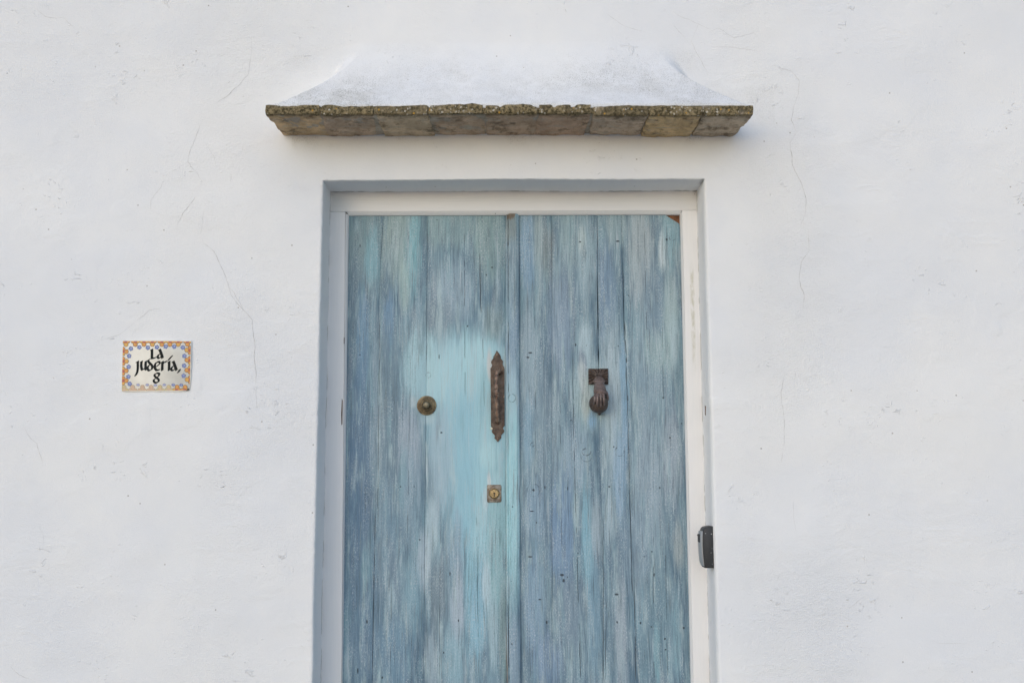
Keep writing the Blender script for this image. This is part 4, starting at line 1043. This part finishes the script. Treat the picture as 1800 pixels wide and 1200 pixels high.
for pts, w in STROKES:
    P = []
    for k in range(len(pts) - 1):         # Catmull-Rom through the points
        p0, p1, p2, p3 = pts[max(k - 1, 0)], pts[k], pts[k + 1], pts[min(k + 2, len(pts) - 1)]
        for s_ in range(5):
            t = s_ / 5.0
            P.append(tuple(.5 * (2 * p1[i] + (p2[i] - p0[i]) * t + (2 * p0[i] - 5 * p1[i] + 4 * p2[i] - p3[i]) * t * t + (3 * p1[i] - p0[i] - 3 * p2[i] + p3[i]) * t ** 3) for i in (0, 1)))
    P.append(pts[-1])
    L1, L2 = 22.0 * w, 5.6
    def nib(p): return [(p[0] + a_ * L1 * math.cos(na) + b_ * L2 * math.sin(na), p[1] - a_ * L1 * math.sin(na) + b_ * L2 * math.cos(na)) for a_, b_ in ((-1, -1), (1, -1), (1, 1), (-1, 1))]
    for p, q_ in zip(P, P[1:]):
        h_ = hull([(round(a_, 3), round(b_, 3)) for a_, b_ in nib(p) + nib(q_)]); n0 = len(lv); cnt += 1
        for u, v in h_: x, z = T(u, v); lv.append((x, TY - .0003 - (cnt % 60) * .000003, z))
        lf.append(tuple(range(n0, n0 + len(h_))))
link('lettering', mesh('lettering', lv, lf), ink, tile, smooth=False)
bm = bmesh.new(); prism(bm, [T(u, v) for u, v in ((1280, 960), (1296, 940), (1316, 952), (1312, 972), (1292, 982), (1268, 984))], TY - .0005, TY + .001)
from_bm(bm, 'chip', simple('clay_chip', (.10, .085, .075), .9), tile, smooth=False)

# ---- key safe on the right reveal
KYf, KYb = .012, .074                        # front and back along the reveal
xs_, zt_ = at(1257, 924, KYf); zb_ = at(1257, 998, KYf)[1]
xw_ = xr((zt_ + zb_) / 2) - .0035
safe = thing('key_safe', 'black and silver key lockbox screwed to the right side of the doorway', 'key safe', (xw_, 0, zb_))
H = zt_ - zb_
M_blk = simple('black_plastic', (.028, .029, .031), .5, var=.25, sc=400, bump=.0004, spec=.45)
M_sil = simple('silver_paint', (.42, .43, .44), .38, .35, var=.05, sc=300, bump=.0001)
# side outline seen from the street: x goes out from the reveal (negative), z up
side = [(0, 0), (-.0245, .000), (-.0270, .003), (-.0292, .018), (-.0310, H * .35), (-.0316, H * .55), (-.0312, H * .75), (-.0300, H * .86), (-.0262, H * .945), (-.0200, H * .975), (-.0100, H * .992), (-.004, H), (0, H - .001)]
bm = bmesh.new(); prism(bm, side, KYf, KYb, .0)
ff = [f for f in bm.faces]; 
es = [e for e in bm.edges if abs(e.verts[0].co.y - e.verts[1].co.y) < 1e-6]
bmesh.ops.bevel(bm, geom=es, offset=.0035, segments=3, affect='EDGES', profile=.5)
from_bm(bm, 'case', M_blk, safe, sharp=40)
fr = [(-.0262, .0055), (-.0300, .018), (-.0318, H * .35), (-.0324, H * .55), (-.0320, H * .75), (-.0302, H * .875)]
bm = bmesh.new(); rows = []
for k, (x, z) in enumerate(fr):
    ins = .0075 if k in (0, len(fr) - 1) else .004
    rows.append([bm.verts.new(p) for p in ((x + .006, KYf + ins, z), (x - .0018, KYf + ins, z), (x - .0045, KYf + ins + .006, z), (x - .0055, (KYf + KYb) / 2, z), (x - .0045, KYb - ins - .006, z), (x - .0018, KYb - ins, z), (x + .006, KYb - ins, z))])
for r0, r1 in zip(rows, rows[1:]):
    for k in range(6): bm.faces.new((r0[k], r0[k + 1], r1[k + 1], r1[k]))
bm.faces.new(rows[0][::-1]); bm.faces.new(rows[-1])
from_bm(bm, 'face_plate', M_sil, safe, sharp=50)
bm = bmesh.new(); box(bm, -.0388, -.030, KYf + .014, KYb - .016, H * .60, H * .80, .002)
from_bm(bm, 'dial_shutter', M_blk, safe)
bm = bmesh.new(); box(bm, -.0410, -.037, KYf + .019, KYb - .021, H * .755, H * .785, .001)
from_bm(bm, 'thumb_catch', M_blk, safe)
bm = bmesh.new()
for k in range(5): box(bm, -.0352 + .0005 * abs(2 - k), -.030, KYf + .016 + k * .006, KYf + .019 + k * .006, H * (.165 - .013 * k), H * (.20 - .012 * k + .012 * (k % 2)))
from_bm(bm, 'printed_mark', M_blk, safe, smooth=False)
M_spk = simple('paint_speck', (.62, .62, .60), .8)
for (px, py, r_) in ((1240, 937, .0011), (1250.5, 938, .0016), (1252, 963, .0008), (1250, 971, .0010), (1252, 991, .0009), (1241, 937.6, .0006)):
    x, z = at(px, py, KYf); bm = bmesh.new(); lathe_y(bm, [(r_, KYf + .0002), (r_ * .7, KYf - .0003), (0, KYf - .0004)], 7, x - xw_, z - zb_)
    from_bm(bm, 'paint_speck', M_spk, safe)
